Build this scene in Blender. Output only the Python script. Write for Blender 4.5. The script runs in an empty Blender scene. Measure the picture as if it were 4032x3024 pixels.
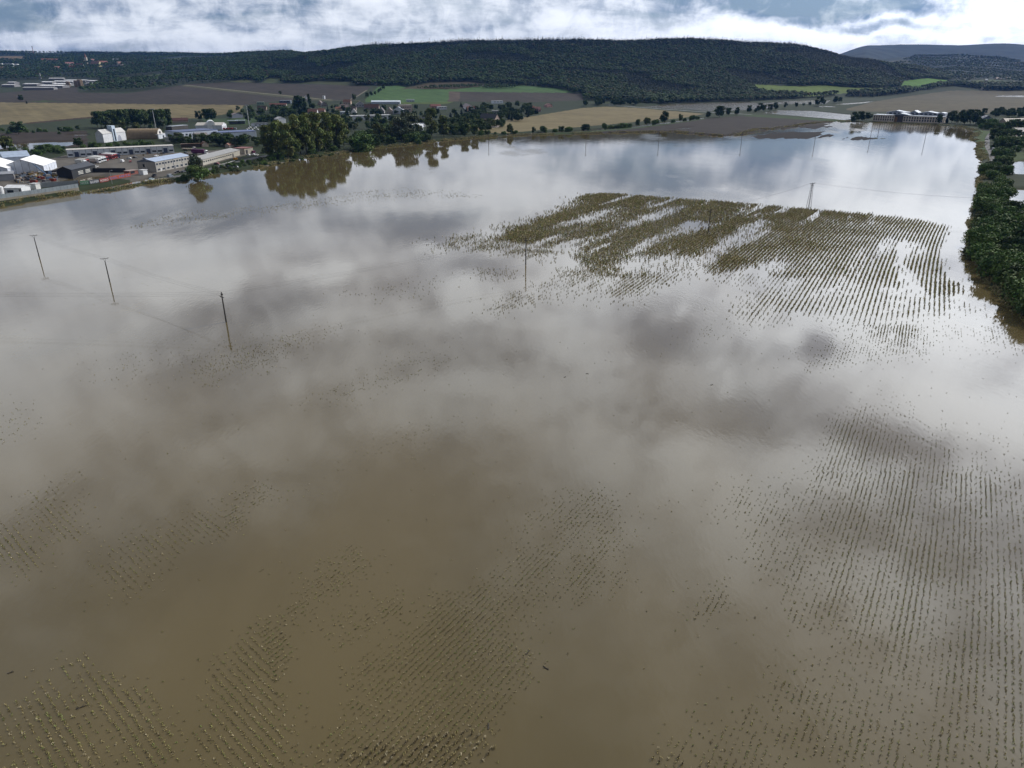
import bpy, math, random
import numpy as np
from mathutils import Vector
random.seed(7); rng = np.random.default_rng(7)
R = math.radians
C = bpy.context.scene.collection
S = bpy.context.scene

# ------------------------------------------------------------------ camera, sky, sun, exposure
CAM_H = 70.0; PITCH = R(23.6); FPX = 2797.0
cam_d = bpy.data.cameras.new('camera'); cam = bpy.data.objects.new('camera', cam_d); C.objects.link(cam)
cam.location = (0, 0, CAM_H); cam.rotation_euler = (R(90) - PITCH, 0, 0)
cam_d.sensor_width = 36; cam_d.lens = FPX / 4032 * 36
cam_d.clip_start = 0.5; cam_d.clip_end = 40000
S.camera = cam
SUN_AZ = R(54.2); SUN_EL = R(37)
sd = Vector((math.sin(SUN_AZ) * math.cos(SUN_EL), math.cos(SUN_AZ) * math.cos(SUN_EL), math.sin(SUN_EL)))
sl = bpy.data.lights.new('sun', 'SUN'); sl.energy = 2.9; sl.angle = R(0.6); sl.color = (1, .93, .82)
so = bpy.data.objects.new('sun', sl); C.objects.link(so); so.rotation_euler = sd.to_track_quat('Z', 'Y').to_euler()
S.view_settings.view_transform = 'Standard'; S.view_settings.look = 'None'
S.view_settings.gamma = 1; S.view_settings.exposure = 0.0
S.cycles.max_bounces = 6; S.cycles.volume_bounces = 0; S.cycles.diffuse_bounces = 2
S.cycles.sample_clamp_indirect = 4

def px_dir(px, py):
    u = (px - 2016) / FPX; v = (1512 - py) / FPX
    return u, math.cos(PITCH) + v * math.sin(PITCH), -math.sin(PITCH) + v * math.cos(PITCH)

W = bpy.data.worlds.new('World'); S.world = W; W.use_nodes = True
nt = W.node_tree; nt.nodes.clear()
def wn(t, **k):
    n = nt.nodes.new(t)
    for a, b in k.items(): setattr(n, a, b)
    return n
def L(a, b): nt.links.new(a, b)
def wmath(op, a, b=None, clamp=False):
    n = wn('ShaderNodeMath', operation=op, use_clamp=clamp)
    for i, v in enumerate((a, b)):
        if v is None: continue
        if isinstance(v, (int, float)): n.inputs[i].default_value = v
        else: L(v, n.inputs[i])
    return n.outputs[0]
def wmix(f, a, b):
    n = wn('ShaderNodeMix', data_type='RGBA')
    if isinstance(f, (int, float)): n.inputs[0].default_value = f
    else: L(f, n.inputs[0])
    for i, v in ((6, a), (7, b)):
        if isinstance(v, tuple): n.inputs[i].default_value = (*v, 1)
        else: L(v, n.inputs[i])
    return n.outputs[2]
def wramp(v, lo, hi):
    n = wn('ShaderNodeMapRange', interpolation_type='SMOOTHSTEP'); L(v, n.inputs[0])
    n.inputs[1].default_value = lo; n.inputs[2].default_value = hi
    return n.outputs[0]
tc = wn('ShaderNodeTexCoord'); sep = wn('ShaderNodeSeparateXYZ'); L(tc.outputs['Generated'], sep.inputs[0])
az = wmath('ARCTAN2', sep.outputs[0], sep.outputs[1]); el = wmath('ARCSINE', sep.outputs[2])
ae = wn('ShaderNodeCombineXYZ'); L(az, ae.inputs[0]); L(el, ae.inputs[1])
# cloud layer coordinates: direction projected on a high flat sheet, flattened towards the horizon
zz = wmath('ADD', wmath('MAXIMUM', sep.outputs[2], 0.0), 0.20)
pl = wn('ShaderNodeCombineXYZ'); L(wmath('DIVIDE', sep.outputs[0], zz), pl.inputs[0]); L(wmath('DIVIDE', sep.outputs[1], zz), pl.inputs[1])
def wnoise(vec, scale, detail=6, rough=.55, dist=0.0, off=(0, 0, 0)):
    m = wn('ShaderNodeVectorMath', operation='ADD'); L(vec, m.inputs[0]); m.inputs[1].default_value = off
    n = wn('ShaderNodeTexNoise'); L(m.outputs[0], n.inputs['Vector'])
    n.inputs['Scale'].default_value = scale; n.inputs['Detail'].default_value = detail
    n.inputs['Roughness'].default_value = rough; n.inputs['Distortion'].default_value = dist
    return n.outputs['Fac'], n.outputs['Color']
n1, _ = wnoise(pl.outputs[0], .55, 7, .55, .3)
n2, _ = wnoise(pl.outputs[0], 1.7, 8, .6, .4, (3, 7, 1))
n3, _ = wnoise(tc.outputs['Generated'], 9, 7, .6, .3, (1, 2, 3))
_, nw = wnoise(tc.outputs['Generated'], 11, 6, .6, 0, (5, 1, 9))
n4, _ = wnoise(tc.outputs['Generated'], 30, 6, .62, .5, (8, 2, 4))
wv = wn('ShaderNodeVectorMath', operation='MULTIPLY_ADD'); L(nw, wv.inputs[0]); wv.inputs[1].default_value = (.13, .045, 0)
wv2 = wn('ShaderNodeVectorMath', operation='ADD'); L(ae.outputs[0], wv2.inputs[0]); wv2.inputs[1].default_value = (-.065, -.0225, 0)
L(wv2.outputs[0], wv.inputs[2])
def blob(a, e, sa, se):
    s = wn('ShaderNodeVectorMath', operation='SUBTRACT'); L(wv.outputs[0], s.inputs[0]); s.inputs[1].default_value = (a, e, 0)
    d = wn('ShaderNodeVectorMath', operation='DIVIDE'); L(s.outputs[0], d.inputs[0]); d.inputs[1].default_value = (sa, se, 1)
    l = wn('ShaderNodeVectorMath', operation='LENGTH'); L(d.outputs[0], l.inputs[0])
    return wramp(l.outputs['Value'], 1.0, 0.15)
def sky_at(vx, vy):                       # a picture point of the sky, or of its mirror image in the water
    x, y, z = px_dir(vx * 1.823, vy * 1.823)
    n = math.sqrt(x * x + y * y + z * z)
    return math.atan2(x, y), abs(math.asin(z / n))
sky = wn('ShaderNodeTexSky', sky_type='NISHITA'); sky.sun_disc = False
sky.sun_elevation = SUN_EL; sky.sun_rotation = SUN_AZ; sky.altitude = 250; sky.dust_density = .4
skyc = wn('ShaderNodeVectorMath', operation='SCALE'); L(sky.outputs[0], skyc.inputs[0]); skyc.inputs['Scale'].default_value = 0.10
# brightness of the cloud: brighter towards the sun
sdv = wn('ShaderNodeVectorMath', operation='DOT_PRODUCT'); L(tc.outputs['Generated'], sdv.inputs[0]); sdv.inputs[1].default_value = sd
glow = wmath('POWER', wmath('MAXIMUM', sdv.outputs['Value'], 0.0), 5.0)
lum = wmath('ADD', wmath('MULTIPLY', wramp(n1, .36, .64), .55), wmath('MULTIPLY', wramp(n2, .34, .66), .45))
DARK = []; LIGHT = []
# (view x, view y, half width rad, half height rad, strength); y > 170 are seen in the water
BL = [(1690, 10, .085, .018, -1.0), (1880, 20, .09, .020, -1.1), (1780, 20, .02, .012, .6), (1890, 66, .07, .009, -.8), (1760, 52, .05, .009, -.7), (500, 25, .3, .02, -.3), (330, 30, .08, .012, .3), (560, 45, .07, .008, .3), (1150, 40, .3, .05, .05), (150, 75, .14, .012, .3), (700, 90, .3, .012, .25), (250, 50, .2, .012, .2), (80, 20, .15, .012, -.2),
      (1450, 60, .25, .03, .4), (1780, 72, .28, .022, .55), (2080, 40, .12, .03, .4), (2120, 62, .10, .008, -.25), (1250, 95, .3, .02, .25),
      (1420, 385, .10, .035, -.8), (1650, 365, .10, .05, -.6), (1980, 420, .22, .08, .7), (1700, 440, .2, .03, .3), (1850, 330, .05, .05, .35), (1560, 330, .05, .04, .3),
      (1150, 400, .16, .06, .3), (470, 470, .11, .022, -.8), (930, 500, .09, .03, -.45), (1000, 440, .28, .03, .35), (250, 540, .3, .03, .3),
      (420, 610, .08, .035, .5), (690, 590, .06, .022, .7), (930, 540, .05, .012, .6), (1010, 640, .045, .05, .9), (560, 640, .35, .03, -.05), (830, 600, .12, .025, -.35), (1090, 575, .12, .02, -.4),
      (1400, 720, .12, .05, -.35), (1100, 750, .16, .05, -.15), (1250, 560, .16, .035, .4), (1960, 720, .22, .10, .4), (700, 700, .2, .03, .35),
      (1600, 800, .12, .05, .3), (1780, 740, .045, .03, -.8), (1500, 900, .15, .06, -.3), (1900, 940, .12, .03, -.6), (1300, 850, .18, .05, .1), (1050, 830, .12, .03, .35),
      (1780, 1010, .15, .045, .5), (1880, 1280, .13, .07, .7), (1600, 1150, .07, .12, .5), (1330, 1000, .10, .1, .3), (2130, 900, .14, .05, .6), (1480, 1010, .05, .08, .5),
      (1000, 1050, .26, .13, -.45), (700, 1350, .4, .2, -.7), (150, 980, .2, .1, .1), (560, 960, .16, .05, .4), (900, 880, .2, .05, .25)]
acc = lum
low = wramp(el, R(14), R(3))
for vx, vy, sa, se, st in BL:
    a, e = sky_at(vx, vy)
    acc = wmath('ADD', acc, wmath('MULTIPLY', blob(a, e, sa, se), st))
acc = wmath('ADD', acc, wmath('MULTIPLY', wmath('SUBTRACT', n3, .5), 1.05))
acc = wmath('ADD', acc, wmath('MULTIPLY', wmath('SUBTRACT', n4, .5), .95))
acc = wmath('ADD', acc, wmath('MULTIPLY', wramp(el, R(9), R(16)), .10))
bright = wramp(acc, -.14, 1.14)
bright = wmath('ADD', bright, wmath('MULTIPLY', wmath('MULTIPLY', wmath('SUBTRACT', 1.0, bright), wramp(wmath('ADD', n4, wmath('MULTIPLY', wmath('SUBTRACT', n2, .5), .8)), .38, .72)), wmath('MULTIPLY', low, .42)))
shade = wmix(low, (.33, .355, .45), (.115, .20, .345))
cloud = wmix(bright, shade, (.99, 1.04, 1.12))
rise = wmath('ADD', 1.0, wmath('MULTIPLY', wramp(el, R(5), R(17)), .66))
over = wmath('MULTIPLY', rise, wmath('SUBTRACT', 1.0, wmath('MULTIPLY', wramp(el, R(26), R(50)), .85)))
over2 = wmath('MULTIPLY', rise, wmath('SUBTRACT', 1.0, wmath('MULTIPLY', wramp(el, R(36), R(62)), .8)))
back = wmath('ADD', .28, wmath('MULTIPLY', wramp(sep.outputs[1], -.25, .3), .72))
gain = wmath('MULTIPLY', back, wmath('ADD', wmath('MULTIPLY', over, 1.04), wmath('MULTIPLY', over2, wmath('MULTIPLY', glow, 2.2))))
cl = wn('ShaderNodeVectorMath', operation='SCALE'); L(cloud, cl.inputs[0]); L(gain, cl.inputs['Scale'])
cover = wramp(wmath('ADD', n2, wmath('MULTIPLY', wmath('SUBTRACT', acc, .4), .25)), .28, .55)
cover = wmath('ADD', wmath('MULTIPLY', cover, .25), .75)
fin = wmix(cover, skyc.outputs[0], cl.outputs[0])
bg = wn('ShaderNodeBackground'); L(fin, bg.inputs['Color']); bg.inputs['Strength'].default_value = 1.0
W.cycles.sampling_method = 'MANUAL'; W.cycles.sample_map_resolution = 256
out = wn('ShaderNodeOutputWorld'); L(bg.outputs[0], out.inputs[0])

# ------------------------------------------------------------------ helpers
def project(X, Y, Z):                      # world -> photograph pixel (arrays)
    d = Y * math.cos(PITCH) - (Z - CAM_H) * math.sin(PITCH)
    d = np.where(d < 1e-3, 1e-3, d)
    v = (Y * math.sin(PITCH) + (Z - CAM_H) * math.cos(PITCH)) / d
    return 2016 + FPX * X / d, 1512 - FPX * v
def at(px, py, z=0.0):
    x, y, dz = px_dir(px, py); t = (z - CAM_H) / dz
    return Vector((x * t, y * t, z))
def inpoly(px, py, poly):
    r = np.zeros(px.shape, bool); n = len(poly)
    for i in range(n):
        x1, y1 = poly[i]; x2, y2 = poly[(i + 1) % n]
        if y1 == y2: continue
        c = ((y1 > py) != (y2 > py)) & (px < (x2 - x1) * (py - y1) / (y2 - y1) + x1)
        r ^= c
    return r
def sdist(X, Y, poly):                     # signed distance, negative inside
    d = np.full(X.shape, 1e9); n = len(poly)
    for i in range(n):
        x1, y1 = poly[i]; x2, y2 = poly[(i + 1) % n]
        ex, ey = x2 - x1, y2 - y1
        t = np.clip(((X - x1) * ex + (Y - y1) * ey) / (ex * ex + ey * ey + 1e-9), 0, 1)
        d = np.minimum(d, np.hypot(X - x1 - ex * t, Y - y1 - ey * t))
    return np.where(inpoly(X, Y, poly), -d, d)
_lat = rng.random((256, 256))
def vnoise(x, y):
    xi = np.floor(x).astype(int); yi = np.floor(y).astype(int); fx = x - xi; fy = y - yi
    fx = fx * fx * (3 - 2 * fx); fy = fy * fy * (3 - 2 * fy)
    a = _lat[xi & 255, yi & 255]; b = _lat[(xi + 1) & 255, yi & 255]
    c = _lat[xi & 255, (yi + 1) & 255]; d = _lat[(xi + 1) & 255, (yi + 1) & 255]
    return (a * (1 - fx) + b * fx) * (1 - fy) + (c * (1 - fx) + d * fx) * fy
def fbm(x, y, o=4):
    s = 0; a = .5
    for i in range(o): s = s + a * vnoise(x + 17.3 * i, y - 9.1 * i); x = x * 2; y = y * 2; a *= .5
    return s / (1 - .5 ** o)

MATS = {}
def mat(name, col, rough=.8, var=.18, scale=.6, metal=0.0, spec=.3, attr=False, bump=0.0, bscale=3.0):
    if name in MATS: return MATS[name]
    m = bpy.data.materials.new(name); m.use_nodes = True; t = m.node_tree; b = t.nodes['Principled BSDF']
    b.inputs['Roughness'].default_value = rough; b.inputs['Metallic'].default_value = metal
    b.inputs['Specular IOR Level'].default_value = spec
    tcn = t.nodes.new('ShaderNodeTexCoord'); nz = t.nodes.new('ShaderNodeTexNoise')
    nz.inputs['Scale'].default_value = scale; nz.inputs['Detail'].default_value = 5
    t.links.new(tcn.outputs['Object'], nz.inputs['Vector'])
    mr = t.nodes.new('ShaderNodeMapRange'); t.links.new(nz.outputs['Fac'], mr.inputs[0])
    mr.inputs[1].default_value = .25; mr.inputs[2].default_value = .75
    mr.inputs[3].default_value = 1 - var; mr.inputs[4].default_value = 1 + var
    sc = t.nodes.new('ShaderNodeVectorMath'); sc.operation = 'SCALE'
    if attr:
        ca = t.nodes.new('ShaderNodeAttribute'); ca.attribute_name = 'col'; t.links.new(ca.outputs['Color'], sc.inputs[0])
    else: sc.inputs[0].default_value = col
    t.links.new(mr.outputs[0], sc.inputs['Scale']); t.links.new(sc.outputs[0], b.inputs['Base Color'])
    if bump:
        n2 = t.nodes.new('ShaderNodeTexNoise'); n2.inputs['Scale'].default_value = bscale; t.links.new(tcn.outputs['Object'], n2.inputs['Vector'])
        bp = t.nodes.new('ShaderNodeBump'); bp.inputs['Strength'].default_value = bump; bp.inputs['Distance'].default_value = .1
        t.links.new(n2.outputs['Fac'], bp.inputs['Height']); t.links.new(bp.outputs[0], b.inputs['Normal'])
    MATS[name] = m; return m
def paint(rgb, rough=.6):
    return mat('paint_%d_%d_%d_%d' % (*[int(c * 255) for c in rgb], int(rough * 10)), rgb, rough, .16, .35)
def foliage(name, col):
    m = mat(name, col, .75, .35, .35, 0, .15, attr=True); b = m.node_tree.nodes['Principled BSDF']
    return m

def tag(o, label=None, cat=None, group=None, kind=None):
    if label: o['label'] = label
    if cat: o['category'] = cat
    if group: o['group'] = group
    if kind: o['kind'] = kind
    return o
def link(name, me, parent=None):
    o = bpy.data.objects.new(name, me); C.objects.link(o)
    if parent: o.parent = parent
    return o
def thing(name, label, cat, loc=(0, 0, 0), rz=0, group=None):
    o = bpy.data.objects.new(name, None); C.objects.link(o); o.empty_display_size = .5
    o.location = loc; o.rotation_euler = (0, 0, rz)
    return tag(o, label, cat, group)
def np_mesh(name, V, F, mats, col=None, mi=None):
    me = bpy.data.meshes.new(name); V = np.asarray(V, np.float32); F = np.asarray(F, np.int32); k = F.shape[1]
    me.vertices.add(len(V)); me.vertices.foreach_set('co', V.ravel())
    me.loops.add(F.size); me.loops.foreach_set('vertex_index', F.ravel())
    me.polygons.add(len(F)); me.polygons.foreach_set('loop_start', np.arange(0, F.size, k, dtype=np.int32))
    me.polygons.foreach_set('loop_total', np.full(len(F), k, np.int32))
    for m in mats: me.materials.append(m)
    if mi is not None: me.polygons.foreach_set('material_index', np.asarray(mi, np.int32))
    if col is not None:
        a = me.color_attributes.new('col', 'FLOAT_COLOR', 'POINT' if len(col) == len(V) else 'CORNER')
        c = np.ones((len(col), 4), np.float32); c[:, :3] = col
        if len(col) != len(V): c = np.repeat(c, k, axis=0)
        a.data.foreach_set('color', c.ravel())
    me.update(calc_edges=True); return me
class MB:
    def __init__(s): s.v = []; s.f = []
    def quad(s, *p): s.f.append(tuple(range(len(s.v), len(s.v) + len(p)))); s.v += [tuple(q) for q in p]; return s
    def box(s, x0, x1, y0, y1, z0, z1, top=1.0):
        b = len(s.v); cx, cy = (x0 + x1) / 2, (y0 + y1) / 2
        for z, k in ((z0, 1), (z1, top)):
            for x, y in ((x0, y0), (x1, y0), (x1, y1), (x0, y1)): s.v.append((cx + (x - cx) * k, cy + (y - cy) * k, z))
        for f in ((3, 2, 1, 0), (4, 5, 6, 7), (0, 1, 5, 4), (1, 2, 6, 5), (2, 3, 7, 6), (3, 0, 4, 7)): s.f.append(tuple(b + i for i in f))
        return s
    def prism(s, prof, x0, x1, axis='x'):  # profile in (y,z), extruded along x (or (x,z) along y)
        b = len(s.v); n = len(prof)
        for e in (x0, x1):
            for p, q in prof: s.v.append((e, p, q) if axis == 'x' else (p, e, q))
        for i in range(n): j = (i + 1) % n; s.f.append((b + i, b + j, b + n + j, b + n + i))
        s.f.append(tuple(b + i for i in range(n - 1, -1, -1))); s.f.append(tuple(b + n + i for i in range(n))); return s
    def tube(s, a, c, r0, r1=None, n=8):
        a = Vector(a); c = Vector(c); r1 = r0 if r1 is None else r1; d = (c - a).normalized()
        u = d.orthogonal().normalized(); w = d.cross(u); b = len(s.v)
        for p, r in ((a, r0), (c, r1)):
            for i in range(n): t = 2 * math.pi * i / n; s.v.append(tuple(p + u * (r * math.cos(t)) + w * (r * math.sin(t))))
        for i in range(n): j = (i + 1) % n; s.f.append((b + i, b + j, b + n + j, b + n + i))
        s.f.append(tuple(b + i for i in range(n - 1, -1, -1))); s.f.append(tuple(b + n + i for i in range(n))); return s
    def mesh(s, name, m):
        me = bpy.data.meshes.new(name); me.from_pydata(s.v, [], s.f); me.materials.append(m)
        import bmesh
        bm = bmesh.new(); bm.from_mesh(me); bmesh.ops.recalc_face_normals(bm, faces=bm.faces); bm.to_mesh(me); bm.free()
        return me
    def build(s, name, m, parent=None): return link(name, s.mesh(name, m), parent)
def box(*a, **k): return MB().box(*a, **k)

# ------------------------------------------------------------------ terrain
V2 = lambda pts: [(x * 1.823, y * 1.823) for x, y in pts]
FLOOD_MAIN = [(-1200, 900), (-300, 850), (0, 817), (100, 797), (200, 777), (330, 760), (440, 752), (500, 741), (581, 723), (663, 717), (744, 702), (825, 690), (901, 677), (1000, 664), (1068, 652), (1163, 627), (1271, 613), (1401, 597), (1500, 581), (1595, 573), (1737, 555), (1896, 541), (1994, 534), (2100, 532), (2287, 527), (2543, 521), (2638, 518), (2720, 526), (2855, 537), (2902, 534), (2985, 511), (3050, 508), (3137, 498), (3160, 492), (3230, 484), (3317, 479), (3400, 482), (3468, 484), (3648, 491), (3775, 499), (3838, 518), (3824, 550), (3852, 566), (3843, 591), (3865, 648), (3862, 699), (3849, 759), (3826, 850), (3812, 948), (3838, 1022), (3862, 1090), (3930, 1160), (4000, 1225), (4090, 1300), (4300, 1450), (4700, 1800), (5600, 3400), (-1600, 3400)]
PONDS = [[(2996, 446), (3070, 434), (3200, 437), (3349, 452), (3349, 470), (3322, 474), (3150, 459)],
         [(2953, 411), (3099, 398), (3203, 395), (3270, 395), (3250, 409), (3064, 412)],
         [(2473, 419), (2700, 408), (2953, 401), (3000, 410), (3060, 425), (2900, 437), (2800, 438), (2543, 424)],
         [(3263, 412), (3400, 402), (3452, 398), (3400, 407), (3330, 413)], [(3192, 420), (3270, 418), (3300, 423), (3230, 423)],
         [(3595, 372), (3648, 367), (3677, 372), (3610, 374)], [(3658, 362), (3700, 359), (3755, 360), (3730, 365)],
         [(3911, 381), (3980, 366), (3990, 374), (4060, 376), (4100, 385)],
         [(3975, 662), (3998, 636), (4032, 633), (4160, 640), (4160, 696), (3981, 687)],
         [(3944, 816), (3975, 748), (4032, 745), (4200, 750), (4200, 836), (4000, 828)],
         [(54, 569), (136, 560), (285, 557), (339, 557), (287, 572), (190, 592), (117, 596), (70, 592)], [(-40, 575), (20, 566), (60, 563), (50, 580), (-40, 596)],
         [(255, 531), (340, 529), (350, 535), (260, 536)],
         [(317, 754), (430, 736), (580, 704), (612, 708), (440, 743), (320, 763)],
         [(236, 711), (287, 703), (407, 692), (423, 702), (274, 724), (240, 722)],
         [(1993, 529), (2103, 523), (2300, 514), (2500, 498), (2640, 481), (2770, 464), (2772, 469), (2640, 486), (2500, 503), (2300, 519), (2103, 527), (1993, 534)],
         [(1880, 510), (1920, 498), (1962, 487), (1966, 503), (1930, 506)], [(2633, 512), (2700, 503), (2730, 501), (2700, 510), (2640, 515)]]
ISLANDS = [[(2959, 539), (3080, 518), (3149, 518), (3238, 527), (3279, 533), (3175, 545), (3000, 544)], [(3137, 501), (3194, 487), (3289, 487), (3270, 499), (3200, 507)],
           [(3345, 548), (3373, 537), (3411, 540), (3459, 545), (3379, 552)], [(3190, 523), (3230, 517), (3220, 524)]]
def wpoly(p): return [tuple(at(x, y)[:2]) for x, y in p]
WM = wpoly(FLOOD_MAIN); WP = [wpoly(p) for p in PONDS]; WI = [wpoly(p) for p in ISLANDS]
# columns of known ground: photograph x -> [(photograph y, forward distance)]; flat river plain before the first entry
COLS = [(-700, [(1300, None), (400, 1640), (355, 2150), (330, 2500), (300, 2950), (270, 3350), (245, 3900), (225, 4600), (200, 5600), (-2, 9000)]),
        (0, [(1300, None), (400, 1640), (358, 2150), (335, 2450), (300, 2950), (270, 3350), (245, 3900), (222, 4600), (200, 5600), (-2, 9000)]),
        (255, [(1300, None), (400, 1650), (358, 2120), (335, 2450), (300, 2900), (270, 3350), (245, 3900), (225, 4600), (208, 5600), (-2, 9000)]),
        (700, [(1300, None), (385, 1750), (350, 2100), (300, 2700), (285, 2900), (250, 3400), (228, 4300), (212, 5200), (-2, 8000)]),
        (1150, [(1300, None), (385, 1750), (330, 2200), (310, 2380), (250, 2850), (217, 3300), (213, 5000), (-2, 8000)]),
        (1450, [(1350, None), (385, 1780), (345, 2020), (325, 2180), (250, 2650), (183, 3150), (-1, 4200)]),
        (1900, [(1400, None), (390, 1820), (345, 2100), (320, 2300), (250, 2700), (165, 3150), (-1, 4200)]),
        (2290, [(1700, None), (368, 2080), (335, 2250), (250, 2750), (152, 3200), (-1, 4200)]),
        (2700, [(2050, None), (380, 2200), (300, 2600), (250, 2850), (153, 3300), (-1, 4200)]),
        (3100, [(2250, None), (378, 2320), (333, 2700), (250, 3050), (174, 3450), (-1, 4400)]),
        (3400, [(2350, None), (375, 2440), (340, 2720), (270, 3150), (228, 3400), (-1, 4400), (195, 8500), (178, 10000)]),
        (3600, [(2500, None), (362, 2650), (325, 3000), (262, 3600), (-1, 4400), (250, 5000), (212, 6000), (-1, 7200), (172, 10000)]),
        (3760, [(2700, None), (330, 3150), (300, 3700), (288, 4000), (250, 5000), (209, 6000), (-1, 7200), (174, 10000)]),
        (3920, [(2700, None), (330, 3150), (300, 3900), (265, 4900), (218, 6000), (-1, 7200), (168, 10000)]),
        (4040, [(2700, None), (335, 3100), (300, 4100), (270, 5000), (243, 6000), (-1, 7000), (174, 10000)]),
        (4700, [(2700, None), (335, 3100), (300, 4100), (270, 5000), (240, 6000), (-1, 7000), (175, 10000)])]
YS = np.concatenate([np.arange(0, 4000, 25.), np.arange(4000, 16001, 100.)])
_ca = []; _cz = []
for cx, pts in COLS:
    ys = [0.]; zs = [1.2]; aa = []
    for p, d in pts:
        if d is None: ys.append(float(p)); zs.append(1.2); continue
        if p < 0:
            z = 60.0 if p == -1 else 120.0
        else:
            x, y, dz = px_dir(cx, p); t = d / y; z = CAM_H + dz * t; aa.append(x / y)
        ys.append(float(d)); zs.append(z)
    ys.append(16001.); zs.append(zs[-1])
    zc = np.interp(YS, ys, zs)
    k = np.ones(7) / 7; zc2 = np.convolve(np.pad(zc, 3, mode='edge'), k, 'valid')
    _ca.append(np.mean(aa)); _cz.append(zc2)
_ca = np.array(_ca); _cz = np.array(_cz)
def T0(X, Y):                              # broad landform
    X = np.asarray(X, float); Y = np.asarray(Y, float)
    a = np.clip(X / np.maximum(Y, 1.), _ca[0], _ca[-1] - 1e-6)
    i = np.clip(np.searchsorted(_ca, a, 'right') - 1, 0, len(_ca) - 2); f = (a - _ca[i]) / (_ca[i + 1] - _ca[i]); f = f * f * (3 - 2 * f) * .5 + f * .5
    yi = np.interp(Y, YS, np.arange(len(YS))); j = np.clip(yi.astype(int), 0, len(YS) - 2); g = yi - j
    z = (_cz[i, j] * (1 - g) + _cz[i, j + 1] * g) * (1 - f) + (_cz[i + 1, j] * (1 - g) + _cz[i + 1, j + 1] * g) * f
    rise = np.clip((z - 20) / 80, 0, 1)
    return z + rise * (fbm(X / 380, Y / 380, 4) - .5) * 26
def terrain(X, Y):
    X = np.asarray(X, float); Y = np.asarray(Y, float)
    z = T0(X, Y)
    wob = (fbm(X / 9, Y / 9, 3) - .5)
    comb = (fbm((X * .84 - Y * .54) / 4, (X * .54 + Y * .84) / 60, 2) - .5) * 60 * np.clip((Y - 850) / 150, 0, 1) * np.clip((X - 150) / 150, 0, 1) * np.clip((560 - X) / 60, 0, 1)
    s = sdist(X, Y, WM) + wob * np.clip(Y / 120, 1.5, 8) + comb
    for p in WP:
        xs = [q[0] for q in p]; ys = [q[1] for q in p]
        near = (X > min(xs) - 30) & (X < max(xs) + 30) & (Y > min(ys) - 30) & (Y < max(ys) + 30)
        if near.any():
            t = np.full(X.shape, 1e9); t[near] = sdist(X[near], Y[near], p); s = np.minimum(s, t + wob * 2)
    isl = np.full(X.shape, -1e9)
    for p in WI: isl = np.maximum(isl, -sdist(X, Y, p) + wob * 14 + (fbm((X * .84 - Y * .54) / 4, (X * .54 + Y * .84) / 60, 2) - .5) * 34)
    zz = np.clip(s * .35, -1.2, 1.4) - 1.2
    z = np.where(z < 8, np.minimum(z, z + zz), z)
    z = np.where(isl > -4, np.maximum(z, np.clip(isl * .08, -1, .35)), z)
    return z
def ground_at(px, py):                     # where the sight line of a photograph pixel meets the land
    x, y, dz = px_dir(px, py)
    Y = np.concatenate([np.arange(60, 3000, 4.), np.arange(3000, 14000, 20.)])
    t = Y / y; z = CAM_H + dz * t
    h = T0(x * t, Y) ; k = np.nonzero(z <= h)[0]
    i = k[0] if len(k) else len(Y) - 1
    return Vector((x * t[i], Y[i], float(h[i])))

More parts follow.
